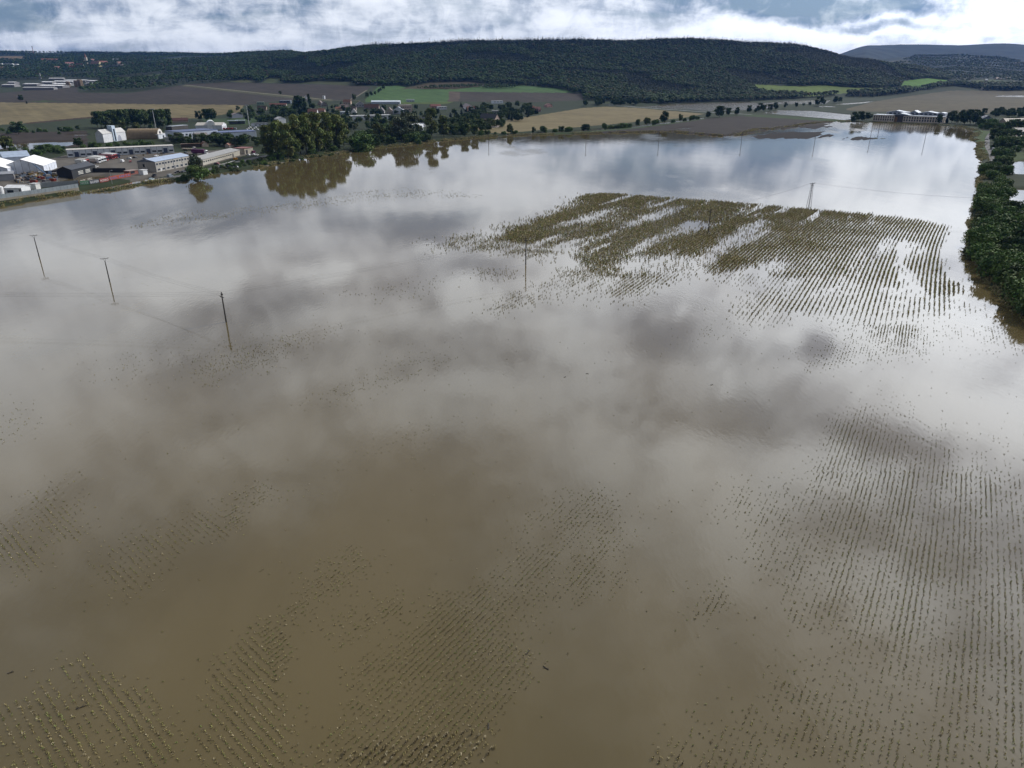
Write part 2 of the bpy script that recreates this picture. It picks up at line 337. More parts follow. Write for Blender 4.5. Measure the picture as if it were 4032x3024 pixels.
# ------------------------------------------------------------------ ground: one polar sheet, fields as colour of the land, darkened in place of cloud shadow
GRASS = (.024, .034, .014)
FIELDS = [('yard', [(-60, 640), (60, 628), (170, 632), (255, 612), (690, 600), (960, 585), (1010, 600), (830, 648), (760, 668), (560, 715), (440, 700), (236, 722), (0, 760), (-60, 780)], (.118, .108, .094)),
          ('dark green field', [(-200, 505), (104, 486), (377, 460), (395, 500), (420, 545), (0, 548), (-200, 550)], (0.025, 0.036, 0.015)),
          ('wet field', [(-200, 528), (340, 515), (350, 577), (-200, 597)], (0.036, 0.028, 0.022)),
          ('stubble', [(-200, 400), (500, 409), (960, 414), (945, 440), (850, 455), (780, 465), (680, 467), (400, 458), (104, 485), (-200, 505)], (.150, .124, .064)),
          ('furrow edge', [(104, 483), (377, 458), (380, 463), (104, 489)], (0.043, 0.027, 0.014)),
          ('meadow', [(795, 468), (1010, 462), (1010, 490), (860, 496), (800, 480)], (.034,.06,.02)),
          ('plough', [(-200, 371), (0, 366), (300, 341), (310, 364), (500, 368), (700, 338), (740, 331), (900, 324), (1000, 327), (1310, 334), (1460, 341), (1395, 393), (1100, 397), (960, 414), (500, 409), (-200, 401)], (.040, .034, .027)),
          ('weeds', [(100, 398), (180, 396), (245, 399), (170, 403)], (0.037, 0.054, 0.017)),
          ('track verge', [(725, 333), (1000, 361), (1160, 377), (1310, 392), (1310, 399), (1150, 387), (990, 370), (715, 339)], (0.068, 0.072, 0.038)),
          ('grass', [(1030, 326), (1060, 308), (1110, 310), (1112, 327)], (0.046, 0.060, 0.020)), ('grass', [(1180, 328), (1260, 318), (1380, 324), (1370, 336)], (0.043, 0.051, 0.020)),
          ('grass', [(905, 322), (960, 312), (1010, 318), (1000, 327)], (0.056, 0.060, 0.023)),
          ('winter crop', [(1440, 388), (1490, 341), (1575, 337), (1600, 346), (1760, 352), (1920, 338), (1995, 333), (2200, 348), (2262, 365), (2200, 365), (1850, 362), (1765, 361), (1765, 400), (1640, 407), (1440, 402)], (.050, .100, .030)),
          ('plough', [(1765, 361), (1850, 362), (2200, 365), (2290, 369), (2300, 395), (2110, 402), (1800, 399), (1765, 400)], (.040, .034, .027)),
          ('plough edge', [(1765, 361), (1812, 362), (1808, 399), (1765, 400)], (0.074, 0.057, 0.043)),
          ('yellow weeds', [(1440, 399), (1650, 403), (1790, 400), (1760, 409), (1500, 410)], (0.062, 0.090, 0.017)),
          ('mound', [(1580, 350), (1690, 326), (1860, 321), (1925, 335), (1800, 351)], (0.053, 0.042, 0.022)),
          ('stubble', [(1880, 500), (2037, 465), (2100, 457), (2290, 426), (2385, 420), (2511, 425), (2774, 448), (2700, 463), (2258, 502), (2100, 514), (1980, 525), (1880, 521)], (.150, .124, .064)),
          ('mud', [(2100, 524), (2300, 515), (2500, 499), (2770, 468), (2947, 455), (3327, 478), (3335, 483), (3137, 505), (2985, 514), (2902, 540), (2720, 535), (2638, 526), (2287, 533), (2000, 540), (1990, 533)], (0.030, 0.025, 0.020)),
          ('mud', [(2930, 556), (2960, 530), (3060, 512), (3140, 500), (3320, 480), (3420, 530), (3480, 560), (3300, 566)], (0.012, 0.009, 0.007)),
          ('dike', [(2940, 450), (3100, 458), (3330, 474), (3330, 481), (3100, 467), (2930, 457)], (0.028, 0.051, 0.013)),
          ('creek bank', [(1990, 536), (2103, 526), (2300, 517), (2500, 501), (2640, 484), (2775, 465), (2775, 470), (2640, 489), (2500, 506), (2300, 523), (2103, 532), (1990, 541)], (0.031, 0.051, 0.014)),
          ('hill meadow', [(2921, 330), (3143, 341), (3238, 336), (3371, 346), (3371, 363), (3190, 380), (2998, 361)], (.085, .125, .02)),
          ('hill meadow', [(3332, 346), (3512, 346), (3548, 342), (3510, 354), (3332, 368)], (.085, .125, .02)),
          ('bright meadow', [(3557, 319), (3652, 308), (3807, 324), (3712, 333), (3601, 348), (3548, 344)], (.07, .155, .018)),
          ('maize stubble', [(3332, 428), (3443, 400), (3595, 376), (3743, 357), (4300, 358), (4300, 442), (3838, 450), (3712, 440), (3440, 440), (3332, 434)], (.078, .068, .040)),
          ('bank grass', [(3835, 508), (3905, 520), (3890, 600), (3860, 650), (3838, 600), (3850, 540)], (0.037, 0.066, 0.014)),
          ('lawn', [(3920, 600), (4040, 600), (4040, 626), (3960, 640)], (0.043, 0.066, 0.017)),
          ('far stubble', [(-200, 222), (60, 221), (105, 223), (90, 237), (-200, 240)], (0.136, 0.099, 0.055)), ('far stubble', [(165, 223), (250, 224), (285, 230), (200, 230)], (0.124, 0.090, 0.052)),
          ('green strip', [(551, 243), (700, 227), (900, 222), (960, 224), (800, 233), (560, 247)], (0.046, 0.063, 0.023)),
          ('green strip', [(465, 307), (633, 290), (645, 300), (470, 322)], (0.043, 0.060, 0.020)),
          ('far green', [(95, 210), (262, 212), (240, 219), (120, 216)], (0.056, 0.072, 0.029)),
          ('far field', [(3985, 246), (4100, 238), (4100, 256)], (0.130, 0.090, 0.064)), ('far field', [(3800, 220), (3870, 222), (3860, 226)], (0.099, 0.084, 0.052)), ('far green', [(3500, 240), (3570, 238), (3600, 246), (3520, 248)], (0.062, 0.066, 0.041)),
          ('valley field', [(3820, 318), (3900, 312), (4032, 326), (4032, 336), (3840, 336)], (0.046, 0.066, 0.020))]
AZ = np.deg2rad(np.linspace(-46, 46, 900))
rr = [45.0]
while rr[-1] < 14000: rr.append(rr[-1] * 1.0075)
RR = np.array(rr); na, nr = len(AZ), len(RR)
GX = (RR[:, None] * np.sin(AZ)[None]).ravel(); GY = (RR[:, None] * np.cos(AZ)[None]).ravel()
GZ = terrain(GX, GY)
gpx, gpy = project(GX, GY, np.maximum(T0(GX, GY), 0))
wx = (fbm(GX / 30, GY / 30, 3) - .5) * 3; wy = (fbm(GX / 30 + 50, GY / 30, 3) - .5) * 1.2
col = np.tile(np.array(GRASS), (len(GX), 1))
tone = fbm(GX / 140, GY / 140, 4)[:, None]
col = col * (.75 + .5 * tone)
hill = GZ > 45
col[hill] = np.array((.024, .032, .016)) * (.8 + .4 * tone[hill])
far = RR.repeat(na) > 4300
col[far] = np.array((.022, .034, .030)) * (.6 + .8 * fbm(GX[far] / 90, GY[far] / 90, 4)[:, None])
for nm, poly, c in FIELDS:
    m = inpoly(gpx + wx, gpy + wy, poly)
    # drill lines and damp patches of the field itself
    st = fbm((GX[m] * .8 + GY[m] * .6) / 6, (GX[m] * -.6 + GY[m] * .8) / 160, 3); bl = fbm(GX[m] / 60, GY[m] / 60, 4)
    col[m] = np.array(c) * (.62 + .42 * st + .34 * bl)[:, None]
strat = np.clip((.45 - GZ) / .5, 0, 1) * (GZ < 1.3)     # wet mud next to the water
col = col * (1 - .45 * strat[:, None]) + np.array((.022, .017, .012)) * (.45 * strat[:, None])
q = np.arange(nr * na).reshape(nr, na)
F = np.stack([q[:-1, :-1], q[:-1, 1:], q[1:, 1:], q[1:, :-1]], -1).reshape(-1, 4)
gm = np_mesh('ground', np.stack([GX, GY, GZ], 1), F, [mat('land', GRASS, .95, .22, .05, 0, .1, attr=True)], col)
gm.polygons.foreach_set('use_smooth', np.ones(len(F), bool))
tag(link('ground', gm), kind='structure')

# ------------------------------------------------------------------ flood water: turbid, glossy
def water_mat():
    m = bpy.data.materials.new('flood_water'); m.use_nodes = True; t = m.node_tree; b = t.nodes['Principled BSDF']
    N = t.nodes.new; K = t.links.new
    tcn = N('ShaderNodeTexCoord')
    def noise(scale, det, rough=.5, sc=(1, 1, 1), rot=0):
        mp = N('ShaderNodeMapping'); mp.inputs['Scale'].default_value = sc; mp.inputs['Rotation'].default_value = (0, 0, rot); K(tcn.outputs['Object'], mp.inputs['Vector'])
        n = N('ShaderNodeTexNoise'); n.inputs['Scale'].default_value = scale; n.inputs['Detail'].default_value = det; n.inputs['Roughness'].default_value = rough
        K(mp.outputs[0], n.inputs['Vector']); return n.outputs['Fac']
    def rng_(v, a, b2, c, d):
        r = N('ShaderNodeMapRange'); r.interpolation_type = 'SMOOTHSTEP'; K(v, r.inputs[0])
        for i, x in enumerate((a, b2, c, d)): r.inputs[i + 1].default_value = x
        return r.outputs[0]
    def mth(op, a, b2):
        n = N('ShaderNodeMath'); n.operation = op
        for i, x in enumerate((a, b2)):
            if isinstance(x, float): n.inputs[i].default_value = x
            else: K(x, n.inputs[i])
        return n.outputs[0]
    silt = noise(.022, 6, .55, (1, .45, 1), .5)
    mx = N('ShaderNodeMix'); mx.data_type = 'RGBA'; K(rng_(silt, .35, .68, 0, 1), mx.inputs[0])
    mx.inputs[6].default_value = (.088, .070, .033, 1); mx.inputs[7].default_value = (.120, .096, .049, 1)
    K(mx.outputs[2], b.inputs['Base Color'])
    sy = N('ShaderNodeSeparateXYZ'); K(tcn.outputs['Object'], sy.inputs[0]); rough_far = rng_(sy.outputs[1], 960, 1240, 0, 1)
    b.inputs['IOR'].default_value = 1.33; b.inputs['Specular IOR Level'].default_value = .5
    patch = rng_(noise(.012, 4, .6, (1, .4, 1), -.4), .56, .70, 0, 1)     # wind-ruffled patches
    K(rng_(mth('ADD', mth('MULTIPLY', patch, .6), mth('ADD', mth('MULTIPLY', rough_far, .9), noise(.05, 3))), .3, 1.3, .008, .14), b.inputs['Roughness'])
    rip = noise(1.1, 3, .6, (1, .35, 1), .6); sw = noise(.09, 2, .5, (1, .5, 1), .3)
    h = mth('ADD', mth('MULTIPLY', mth('MULTIPLY', rip, mth('ADD', mth('MULTIPLY', mth('ADD', patch, mth('MULTIPLY', rough_far, 2.2)), .07), .010)), 1.0), mth('MULTIPLY', sw, .025))
    bp = N('ShaderNodeBump'); bp.inputs['Strength'].default_value = 1; bp.inputs['Distance'].default_value = 1
    K(h, bp.inputs['Height']); K(bp.outputs[0], b.inputs['Normal'])
    return m
wm = MB().quad((-4200, -300, 0), (4200, -300, 0), (4200, 4000, 0), (-4200, 4000, 0)).build('water', water_mat())
tag(wm, kind='structure')

# ------------------------------------------------------------------ trees
BARK = mat('bark', (.07, .055, .04), .9, .3, 2)
LEAF = mat('leaves', (.05, .07, .03), .75, .30, .5, 0, .12, attr=True)
def crown_mesh(name, kind, h, r, n, leaf, tint, seed, clumps=14):
    g = np.random.default_rng(seed)
    # clump centres fill the envelope unevenly
    t = g.random(clumps * 3); th = g.random(clumps * 3) * 6.283
    if kind == 'column':   z = .08 + .9 * t; rad = r * np.clip(np.sin(np.clip(z, 0, 1) * 2.7) * 1.1, .15, 1); cr = r * .75
    elif kind == 'cone':   z = .1 + .88 * t ** 1.3; rad = r * (1.02 - z) ; cr = r * .4
    elif kind == 'bush':   z = .12 + .70 * t; rad = r * np.sqrt(np.clip(1 - (z * .95) ** 2, .05, 1)) * .8; cr = r * .45
    elif kind == 'tall':   z = .16 + .80 * t; rad = r * np.clip(1.15 * np.sin((z * .85 + .12) * 3.0), .25, 1) * .8; cr = r * .42
    else:                  z = .26 + .66 * t; rad = r * np.sqrt(np.clip(1 - ((z - .58) / .45) ** 2, .05, 1)) * .75; cr = r * .42
    k = clumps; idx = g.permutation(clumps * 3)[:k]
    rr_ = rad[idx] * np.sqrt(.25 + .75 * g.random(k))
    cx, cy, cz = rr_ * np.cos(th[idx]), rr_ * np.sin(th[idx]), z[idx] * h
    csz = cr * (.65 + .6 * g.random(k)); 
    if kind == 'cone': csz = np.maximum(csz * (1.1 - z[idx]) * 1.6, r * .12)
    lean = (g.random(2) - .5) * (.18 if kind in ('tall', 'round') else .04)
    c = g.choice(k, n, p=csz ** 2 / (csz ** 2).sum())
    d = g.normal(size=(n, 3)); d /= np.linalg.norm(d, axis=1)[:, None]
    sh = csz[c][:, None] * (.55 + .5 * g.random((n, 1)))
    P = np.stack([cx[c], cy[c], cz[c]], 1) + d * sh * np.array([1, 1, .8 if kind not in ('column', 'cone') else 1.25])
    P[:, 2] = np.clip(P[:, 2], .03 * h, h); P[:, 0] += lean[0] * P[:, 2]; P[:, 1] += lean[1] * P[:, 2]
    nrm = d + g.normal(size=(n, 3)) * .55; nrm /= np.linalg.norm(nrm, axis=1)[:, None]
    u = np.cross(nrm, g.normal(size=(n, 3))); u /= np.linalg.norm(u, axis=1)[:, None]; w = np.cross(nrm, u)
    s = leaf * (.6 + .8 * g.random((n, 1))); a = .55 + .35 * g.random((n, 1))
    V = np.stack([P - u * s, P - w * s * a + nrm * s * .15, P + u * s, P + w * s * a + nrm * s * .15], 1).reshape(-1, 3)
    Fq = np.arange(n * 4).reshape(n, 4)
    ct = (.65 + .75 * g.random(k))[c][:, None]; hue = 1 + (g.random((k, 3))[c] - .5) * np.array([.28, .16, .25])
    col = np.array(tint) * ct * hue * (.75 + .5 * g.random((n, 1)))
    return V, Fq, col, lean
def trunk_mesh(name, h, r, seed, lean=(0, 0)):
    g = random.Random(seed); b = MB(); top = h * .75
    p = Vector((0, 0, -.4)); q = Vector((lean[0] * top * .5, lean[1] * top * .5, top * .5)); e = Vector((lean[0] * top, lean[1] * top, top))
    b.tube(p, q, r, r * .65, 7); b.tube(q, e, r * .65, r * .2, 6)
    for i in range(6):
        f = .35 + .5 * g.random(); s = p.lerp(e, f); a = g.random() * 6.28; l = h * (.12 + .14 * g.random())
        b.tube(s, s + Vector((math.cos(a) * l, math.sin(a) * l, l * .8)), r * .38, r * .1, 5)
    return b.mesh(name, BARK)
PROTO = {}
def proto(key, kind, h, r, n, leaf, tint, cnt, clumps=14, trunk=True):
    L_ = []
    for i in range(cnt):
        V, Fq, c, ln = crown_mesh(key, kind, h, r, n, leaf, tint, hash((kind, i, n)) % 99991 + len(PROTO) * 13 if False else 1000 * len(PROTO) + i, clumps)
        L_.append((np_mesh('crown', V, Fq, [LEAF], c), trunk_mesh('trunk', h, h * .016 + .08, i, ln)))
    PROTO[key] = (L_, h)
GRN = (.075, .115, .038); OLV = (.115, .138, .045); DRK = (.050, .082, .030); GRY = (.088, .108, .064); CON = (.024, .042, .026)
WGRN = (.040, .074, .018); WDRK = (.026, .052, .016); WOLV = (.046, .060, .02); YEL = (.10, .095, .03)
proto('broadleaf_tree', 'round', 12, 5.2, 1500, .55, GRN, 5, 18)
proto('olive_tree', 'round', 12, 4.8, 1500, .55, OLV, 3, 18)
proto('dark_tree', 'round', 11, 5.4, 1500, .55, DRK, 4, 18)
proto('grey_willow', 'round', 11, 5.2, 1500, .5, GRY, 2, 20)
proto('tall_poplar', 'tall', 30, 7.6, 5200, .75, (.135, .165, .052), 5, 44)
proto('columnar_poplar', 'column', 24, 2.3, 1300, .7, DRK, 3, 26)
proto('spruce', 'cone', 16, 3.4, 900, .6, CON, 3, 26)
proto('bush', 'bush', 4, 3.0, 1100, .27, (.08, .125, .04), 5, 20)
proto('dark_bush', 'bush', 5, 3.6, 2200, .27, (.090, .145, .040), 6, 30)
proto('reed_clump', 'bush', 2.2, 1.8, 260, .25, (.07, .085, .035), 3, 10)
TN = [0]
def tree(key, p, h, label, group=None, parts=True, wide=1.0, name=None, cat='tree'):
    lst, h0 = PROTO[key]; TN[0] += 1; cr, tr = lst[(TN[0] * 7 + int(p.x * 3)) % len(lst)]
    s = h / h0; rz = (TN[0] * 2.399) % 6.283; nm = name or key
    if parts:
        o = thing(nm, label, cat, p, rz, group); o.scale = (s * wide, s * wide, s)
        link('trunk', tr, o); link('crown', cr, o)
    else:
        o = link(nm, cr); o.location = p; o.rotation_euler.z = rz; o.scale = (s * wide, s * wide, s); tag(o, label, cat, group)
    return o
def hpx(p, py):                            # height whose top stands at photograph row py above ground point p
    lo, hi = 0, 60
    for _ in range(30):
        m = (lo + hi) / 2; y = project(np.array(p.x), np.array(p.y), np.array(p.z + m))[1]
        if y > py: lo = m
        else: hi = m
    return lo
ORD = ['first', 'second', 'third', 'fourth', 'fifth', 'sixth', 'seventh', 'eighth', 'ninth', 'tenth', 'eleventh', 'twelfth', 'thirteenth', 'fourteenth', 'fifteenth', 'sixteenth', 'seventeenth', 'eighteenth', 'nineteenth', 'twentieth']
def ordinal(i):
    if i < 20: return ORD[i]
    n = i + 1; t = ['', '', 'twent', 'thirt', 'fort', 'fift', 'sixt', 'sevent', 'eight', 'ninet'][n // 10]
    return t + 'ieth' if n % 10 == 0 else t + 'y-' + ORD[n % 10 - 1]
def row(key, pts, label, group, parts=True, name=None, cat='tree'):
    """pts: (x, base y, top y[, width factor[, kind]]) in photograph pixels, from left to right"""
    for i, q in enumerate(pts):
        p = ground_at(q[0], q[1]); p.z = max(float(terrain(np.array([p.x]), np.array([p.y]))[0]), -.3)
        k = q[4] if len(q) > 4 else key
        tree(k, p, hpx(p, q[2]), label.format(ordinal(i)), group, parts, q[3] if len(q) > 3 else 1.0, name or k, cat)
z4 = lambda x, y: (1000 + x / 3.687, 300 + y / 3.687)
row('tall_poplar', [(1062, 618, 492, .84), (1088, 622, 474, .84), (1112, 612, 480, .84), (1135, 625, 486, .84), (1160, 614, 450, .84), (1185, 606, 456, .84), (1208, 608, 446, .84), (1232, 596, 448, .84), (1256, 600, 444, .84), (1284, 592, 444, .84), (1310, 580, 456, .84), (1330, 584, 452, .95), (1355, 576, 466, .95)],
    '{} from the left of the tall olive green poplars on the left bank', 'tall poplars on the left bank')
row('dark_bush', [(1432, 590, 530, 1.0)], 'round dark bush at the waterline right of the tall poplars', None, name='bush', cat='bush')
row('columnar_poplar', [(1166, 455, 378), (1179, 456, 376), (1192, 456, 380), (1203, 456, 386), (1221, 425, 370)], '{} from the left of the narrow dark columnar poplars in the village', 'columnar poplars in the village')
row('tall_poplar', [(1700, 540, 427, 1.0), (1748, 538, 455, 1.0)], '{} of the two tallest trees at the waterline', 'two big trees at the waterline')
row('dark_tree', [(1618, 548, 425 + 20, .9, 'grey_willow'), (1640, 520, 470, 1.0, 'spruce'), (1570, 540, 455, 1.0, 'spruce'), (1545, 535, 475, .9, 'olive_tree'), (1500, 550, 480, 1.0, 'olive_tree'), (1582, 555, 462, .9, 'grey_willow')][::1],
    '{} of the mixed trees between tall poplars and white shed', 'mixed trees on the village bank')
za = lambda x, y: (2100 + x / 3.16, 280 + y / 3.16); zb = lambda x, y: (1500 + x / 3.16, 250 + y / 3.16); zc_ = lambda x, y: (2700 + x / 3.16, 300 + y / 3.16)
sh = [zb(1045, 912) + (zb(0, 755)[1], .8), zb(1160, 908) + (zb(0, 760)[1], .85), zb(1245, 890) + (zb(0, 830)[1], 1.1), zb(1320, 880) + (zb(0, 822)[1], 1.1), zb(1420, 885) + (zb(0, 850)[1], 1), zb(1530, 880) + (zb(0, 840)[1], 1.2), zb(1612, 868) + (zb(0, 742)[1], .9), zb(1670, 866) + (zb(0, 832)[1], 1.2), zb(1900, 860) + (zb(0, 790)[1], .7), zb(2030, 852) + (zb(0, 778)[1], .9), zb(2165, 846) + (zb(0, 812)[1], 1.2)]
for x, t, b, w in ((125, 685, 752, .9), (265, 722, 751, 1.0), (345, 680, 756, 1.2), (440, 690, 746, 1.1), (655, 662, 741, 1.4), (885, 648, 712, .7), (960, 672, 706, 1.3), (1030, 672, 706, 1.3), (1110, 645, 707, 1.4), (1190, 652, 696, 1), (1295, 598, 686, .8), (1415, 575, 678, 1.1), (1520, 600, 662, 1.0), (1625, 498, 656, .85), (1735, 600, 637, 1.0), (1830, 530, 630, .85), (1885, 575, 616, .7), (1975, 548, 607, .9), (2040, 560, 600, 1), (2170, 505, 586, .9)):
    sh.append(za(x, b) + (za(0, t)[1], w))
for i, q in enumerate(sh):
    hh = q[1] - q[2]; k = ['dark_tree', 'broadleaf_tree', 'olive_tree', 'dark_tree'][i % 4] if hh > 22 else ('dark_bush' if i % 3 else 'bush')
    sh[i] = q + (k,)
row('dark_tree', sh, '{} from the left in the row of trees along the flooded creek', 'trees and bushes along the creek')
c2 = [zc_(x, b) + (zc_(0, t)[1], w) for x, t, b, w in ((80, 488, 542, .9), (280, 440, 522, .9), (420, 373, 510, 1.1), (530, 395, 490, .9), (625, 388, 487, .9), (790, 365, 456, .84), (870, 395, 452, 1), (910, 335, 445, .8), (975, 360, 436, .8), (1045, 350, 430, .9), (1115, 325, 420, .8), (1240, 322, 396, .7), (1370, 330, 388, .9), (1465, 335, 368, 1.2), (1540, 322, 365, 1), (1650, 258, 368, 1.1), (1725, 300, 352, 1), (1850, 250, 335, 1), (1920, 262, 325, .9))]
row('dark_tree', c2, '{} from the left in the line of trees behind the ploughed spit', 'trees behind the ploughed spit')
zr = lambda x, y: (3332 + x / 3.16, 300 + y / 3.16)
c3 = [zr(x, b) + (zr(0, t)[1], w) for x, t, b, w in ((100, 445, 572, .8), (150, 440, 560, .8), (205, 440, 560, .8), (250, 450, 545, .9), (300, 470, 535, .8))]
row('dark_tree', c3, '{} from the left of the trees left of the long arcaded building', 'trees left of the arcaded building')
c4 = [zr(x, b) + (zr(0, t)[1], w, k) for x, t, b, w, k in ((1150, 480, 595, .7, 'dark_tree'), (1245, 420, 585, .5, 'spruce'), (1310, 430, 585, .8, 'dark_tree'), (1360, 480, 590, .8, 'broadleaf_tree'), (1420, 420, 580, .8, 'dark_tree'), (1470, 440, 600, .9, 'dark_tree'), (1540, 418, 600, 1.0, 'dark_tree'), (1600, 440, 610, .9, 'dark_tree'), (1680, 455, 560, .8, 'dark_tree'))]
row('dark_tree', c4, '{} from the left of the trees right of the long arcaded building', 'trees right of the arcaded building')
scatter(['bush', 'dark_bush', 'grey_willow'], [(1040, 628), (1120, 622), (1240, 604), (1370, 580), (1372, 592), (1240, 614), (1120, 632), (1050, 640)], 40, (4, 8), '{} from the left of the undergrowth below the tall poplars', 'undergrowth below the poplars', seed=31, mind=2.5) if False else None
# single trees of the left plain
for x, b, t, w, k, lb in ((82, 398, 374, 1.1, 'dark_tree', 'lone dark round tree on the brown field at the far left'), (75, 530, 480, 1.2, 'dark_tree', 'dark bushy tree beyond the wet field behind the white tents'),
        (240, 520, 500, 1.0, 'dark_tree', 'small dark tree at the edge of the dark green field'), (35, 600, 533, .9, 'olive_tree', 'tall yellowish willow beside the puddles at the left edge'),
        (168, 605, 570, 1.0, 'broadleaf_tree', 'round tree beside the puddles above the white tents'), (310, 580, 543, 1.1, 'dark_tree', 'dark round tree left of the white hall with a stair tower'), (105, 408, 393, 1.0, 'spruce', 'small dark conifer on the brown field'),
        (1105, 372, 358, 1.0, 'dark_tree', 'lone small bush on the brown field above the village'), (775, 700, 610, .75, 'grey_willow', 'grey green willow leaning in front of the long low shed'), (780, 706, 650, 1.2, 'dark_bush', 'dense dark bush at the foot of the leaning willow')):
    p = ground_at(x, b); tree(k, p, hpx(p, t), lb, None, True, w, None, 'bush' if 'bush' in k else 'tree')
row('dark_tree', [(785, 475, 437, .8), (815, 476, 430, .9), (840, 476, 428, .8)] + [(380 + 20 * i, 508 + (i % 3) * 5, 437 - 3 * min(i, 4) + (i % 2) * 4, .55) for i in range(14)][0:0], '{} from the left of the three big trees by the tan field', 'three big trees by the tan field')
row('dark_tree', [(385 + 17 * i, 500 + (i * 7) % 9, 440 - min(i, 6) * 1.5 + (i * 5) % 4, .75, ['dark_tree', 'broadleaf_tree'][i % 2]) for i in range(17)], '{} from the left at the back of the dense grove behind the white hall', 'dense grove behind the white hall')
row('olive_tree', [(430, 515, 472, .8, 'grey_willow'), (485, 516, 473, .9), (540, 516, 480, 1), (595, 512, 488, 1.0, 'broadleaf_tree'), (632, 508, 467, 1.2, 'grey_willow'), (660, 500, 480, .9)], '{} from the left of the paler trees in front of the dense grove', 'pale trees in front of the grove')
zi = lambda x, y: (500 + x / 3.687, 400 + y / 3.687); zl = lambda x, y: (x / 3.687, 450 + y / 3.687)
def scatter(key_list, poly, n, hr, label, group, parts=False, seed=1, name=None, cat='tree', mind=3.0, wide=(.85, 1.25)):
    g = random.Random(seed); xs = [p[0] for p in poly]; ys = [p[1] for p in poly]; got = []
    tries = 0
    while len(got) < n and tries < n * 60:
        tries += 1; x = g.uniform(min(xs), max(xs)); y = g.uniform(min(ys), max(ys))
        if not inpoly(np.array([x]), np.array([y]), poly)[0]: continue
        p = ground_at(x, y)
        if any((p - q).length < mind for q in got): continue
        got.append(p)
    got.sort(key=lambda p: p.x / p.y)
    for i, p in enumerate(got):
        p.z = max(float(terrain(np.array([p.x]), np.array([p.y]))[0]), -.4)
        tree(g.choice(key_list), p, g.uniform(*hr), label.format(ordinal(i)) if '{}' in label else label, group, parts, g.uniform(*wide), name, cat)
# hedges and bushes of the industrial estate, village and right bank
Q = lambda f, pts: [f(*p) for p in pts]
scatter(['bush', 'dark_bush'], Q(zl, [(800, 500), (1300, 470), (1900, 420), (2212, 400), (2212, 470), (1500, 490), (900, 530)]), 20, (3, 5), '{} from the left in the hedge behind the white row of garages', 'hedge behind the white garages', seed=3, name='bush', cat='bush')
scatter(['bush', 'dark_bush'], Q(zl, [(470, 540), (800, 500), (920, 560), (700, 590), (480, 590)]), 12, (3, 6), '{} from the left in the bushes left of the white row of garages', 'bushes left of the garages', seed=4, name='bush', cat='bush')
scatter(['dark_tree', 'broadleaf_tree', 'grey_willow'], Q(zi, [(650, 560), (1200, 580), (1900, 590), (1980, 660), (1500, 660), (1250, 640), (900, 660), (680, 620)]), 50, (6, 12), '{} from the left in the dark trees behind the long low shed', 'trees behind the long low shed', seed=5)
row('spruce', [(771, 565, 520, 1.4), (905, 555, 515, .8)], '{} of the two dark conifers in front of the white and blue factory', 'conifers before the factory')
scatter(['bush', 'dark_bush', 'reed_clump'], [(690, 706), (830, 672), (960, 640), (1080, 626), (1085, 640), (1000, 658), (880, 676), (760, 698), (690, 714)], 60, (1.5, 3.2), 'low green bush on the grassy bank between road and water', 'bushes on the grassy bank by the road', seed=6, name='bush', cat='bush', mind=1.5)
scatter(['reed_clump', 'bush'], [(1090, 632), (1290, 600), (1460, 578), (1470, 586), (1290, 611), (1100, 645)], 30, (1.2, 2.4), 'low green bush along the waterside footpath below the poplars', 'bushes along the waterside footpath', seed=7, name='bush', cat='bush', mind=1.5)
scatter(['dark_bush', 'bush', 'broadleaf_tree', 'dark_tree'], [(1370, 560), (1480, 520), (1660, 510), (1690, 560), (1560, 572), (1460, 580), (1390, 590)], 90, (4, 10), '{} from the left of the bushes on the bank right of the poplars', 'bushes on the bank right of the poplars', seed=8, name='bank_tree')
scatter(['dark_tree', 'broadleaf_tree', 'olive_tree'], [(1740, 490), (1900, 455), (1900, 490), (2010, 500), (1880, 530), (1760, 540)], 90, (7, 13), '{} from the left of the olive trees on the bank before the village gardens', 'trees before the village gardens', seed=9)
scatter(['dark_tree', 'dark_tree', 'broadleaf_tree', 'spruce'], [(900, 470), (1000, 432), (1300, 415), (1500, 425), (1660, 428), (1850, 415), (2000, 430), (2080, 450), (1960, 480), (1800, 470), (1500, 480), (1250, 470), (1000, 490)], 90, (6, 12), '{} from the left of the dark garden trees between the village houses', 'garden trees of the village', seed=10)
scatter(['dark_tree', 'spruce', 'broadleaf_tree'], [(1860, 430), (2090, 420), (2120, 450), (2050, 478), (1930, 480), (1850, 455)], 95, (7, 13), '{} from the left of the trees around the right end of the village', 'trees at the right end of the village', seed=11)
row('dark_tree', [(1509, 352, 336, 1), (1500, 358, 345, 1), (1490, 366, 350, .9), (1478, 374, 358, .9), (1462, 378, 360, .9), (1445, 384, 365, .9), (1395, 395, 368, 1, 'olive_tree')][::-1], '{} from the village end in the hedge between brown and green field', 'hedge between brown and green field')
# right bank
zt = lambda x, y: (3632 + x * .5722, 450 + y * .5722)
RB = Q(zt, [(450, 330), (560, 300), (600, 420), (590, 540), (545, 660), (720, 700), (820, 760), (900, 1500), (760, 1420), (640, 1310), (590, 1230), (470, 1130), (400, 1060), (375, 960), (365, 870), (385, 700), (410, 560), (430, 450)])
scatter(['dark_bush', 'dark_bush', 'bush', 'dark_tree'], RB, 170, (4.5, 8), 'dark green bush in the dense overgrown strip along the right bank', 'bushes of the overgrown right bank', seed=12, name='bush', cat='bush', mind=3.2, wide=(.9, 1.35))
row('dark_tree', [zt(590, 740) + (zt(0, 640)[1], 1.0), zt(660, 770) + (zt(0, 660)[1], 1.1), zt(600, 1010) + (zt(0, 840)[1], 1.1), zt(690, 980) + (zt(0, 790)[1], 1.2), zt(640, 1200) + (zt(0, 1040)[1], 1.2)], '{} from the left of the big dark trees on the right bank', 'big trees of the right bank')
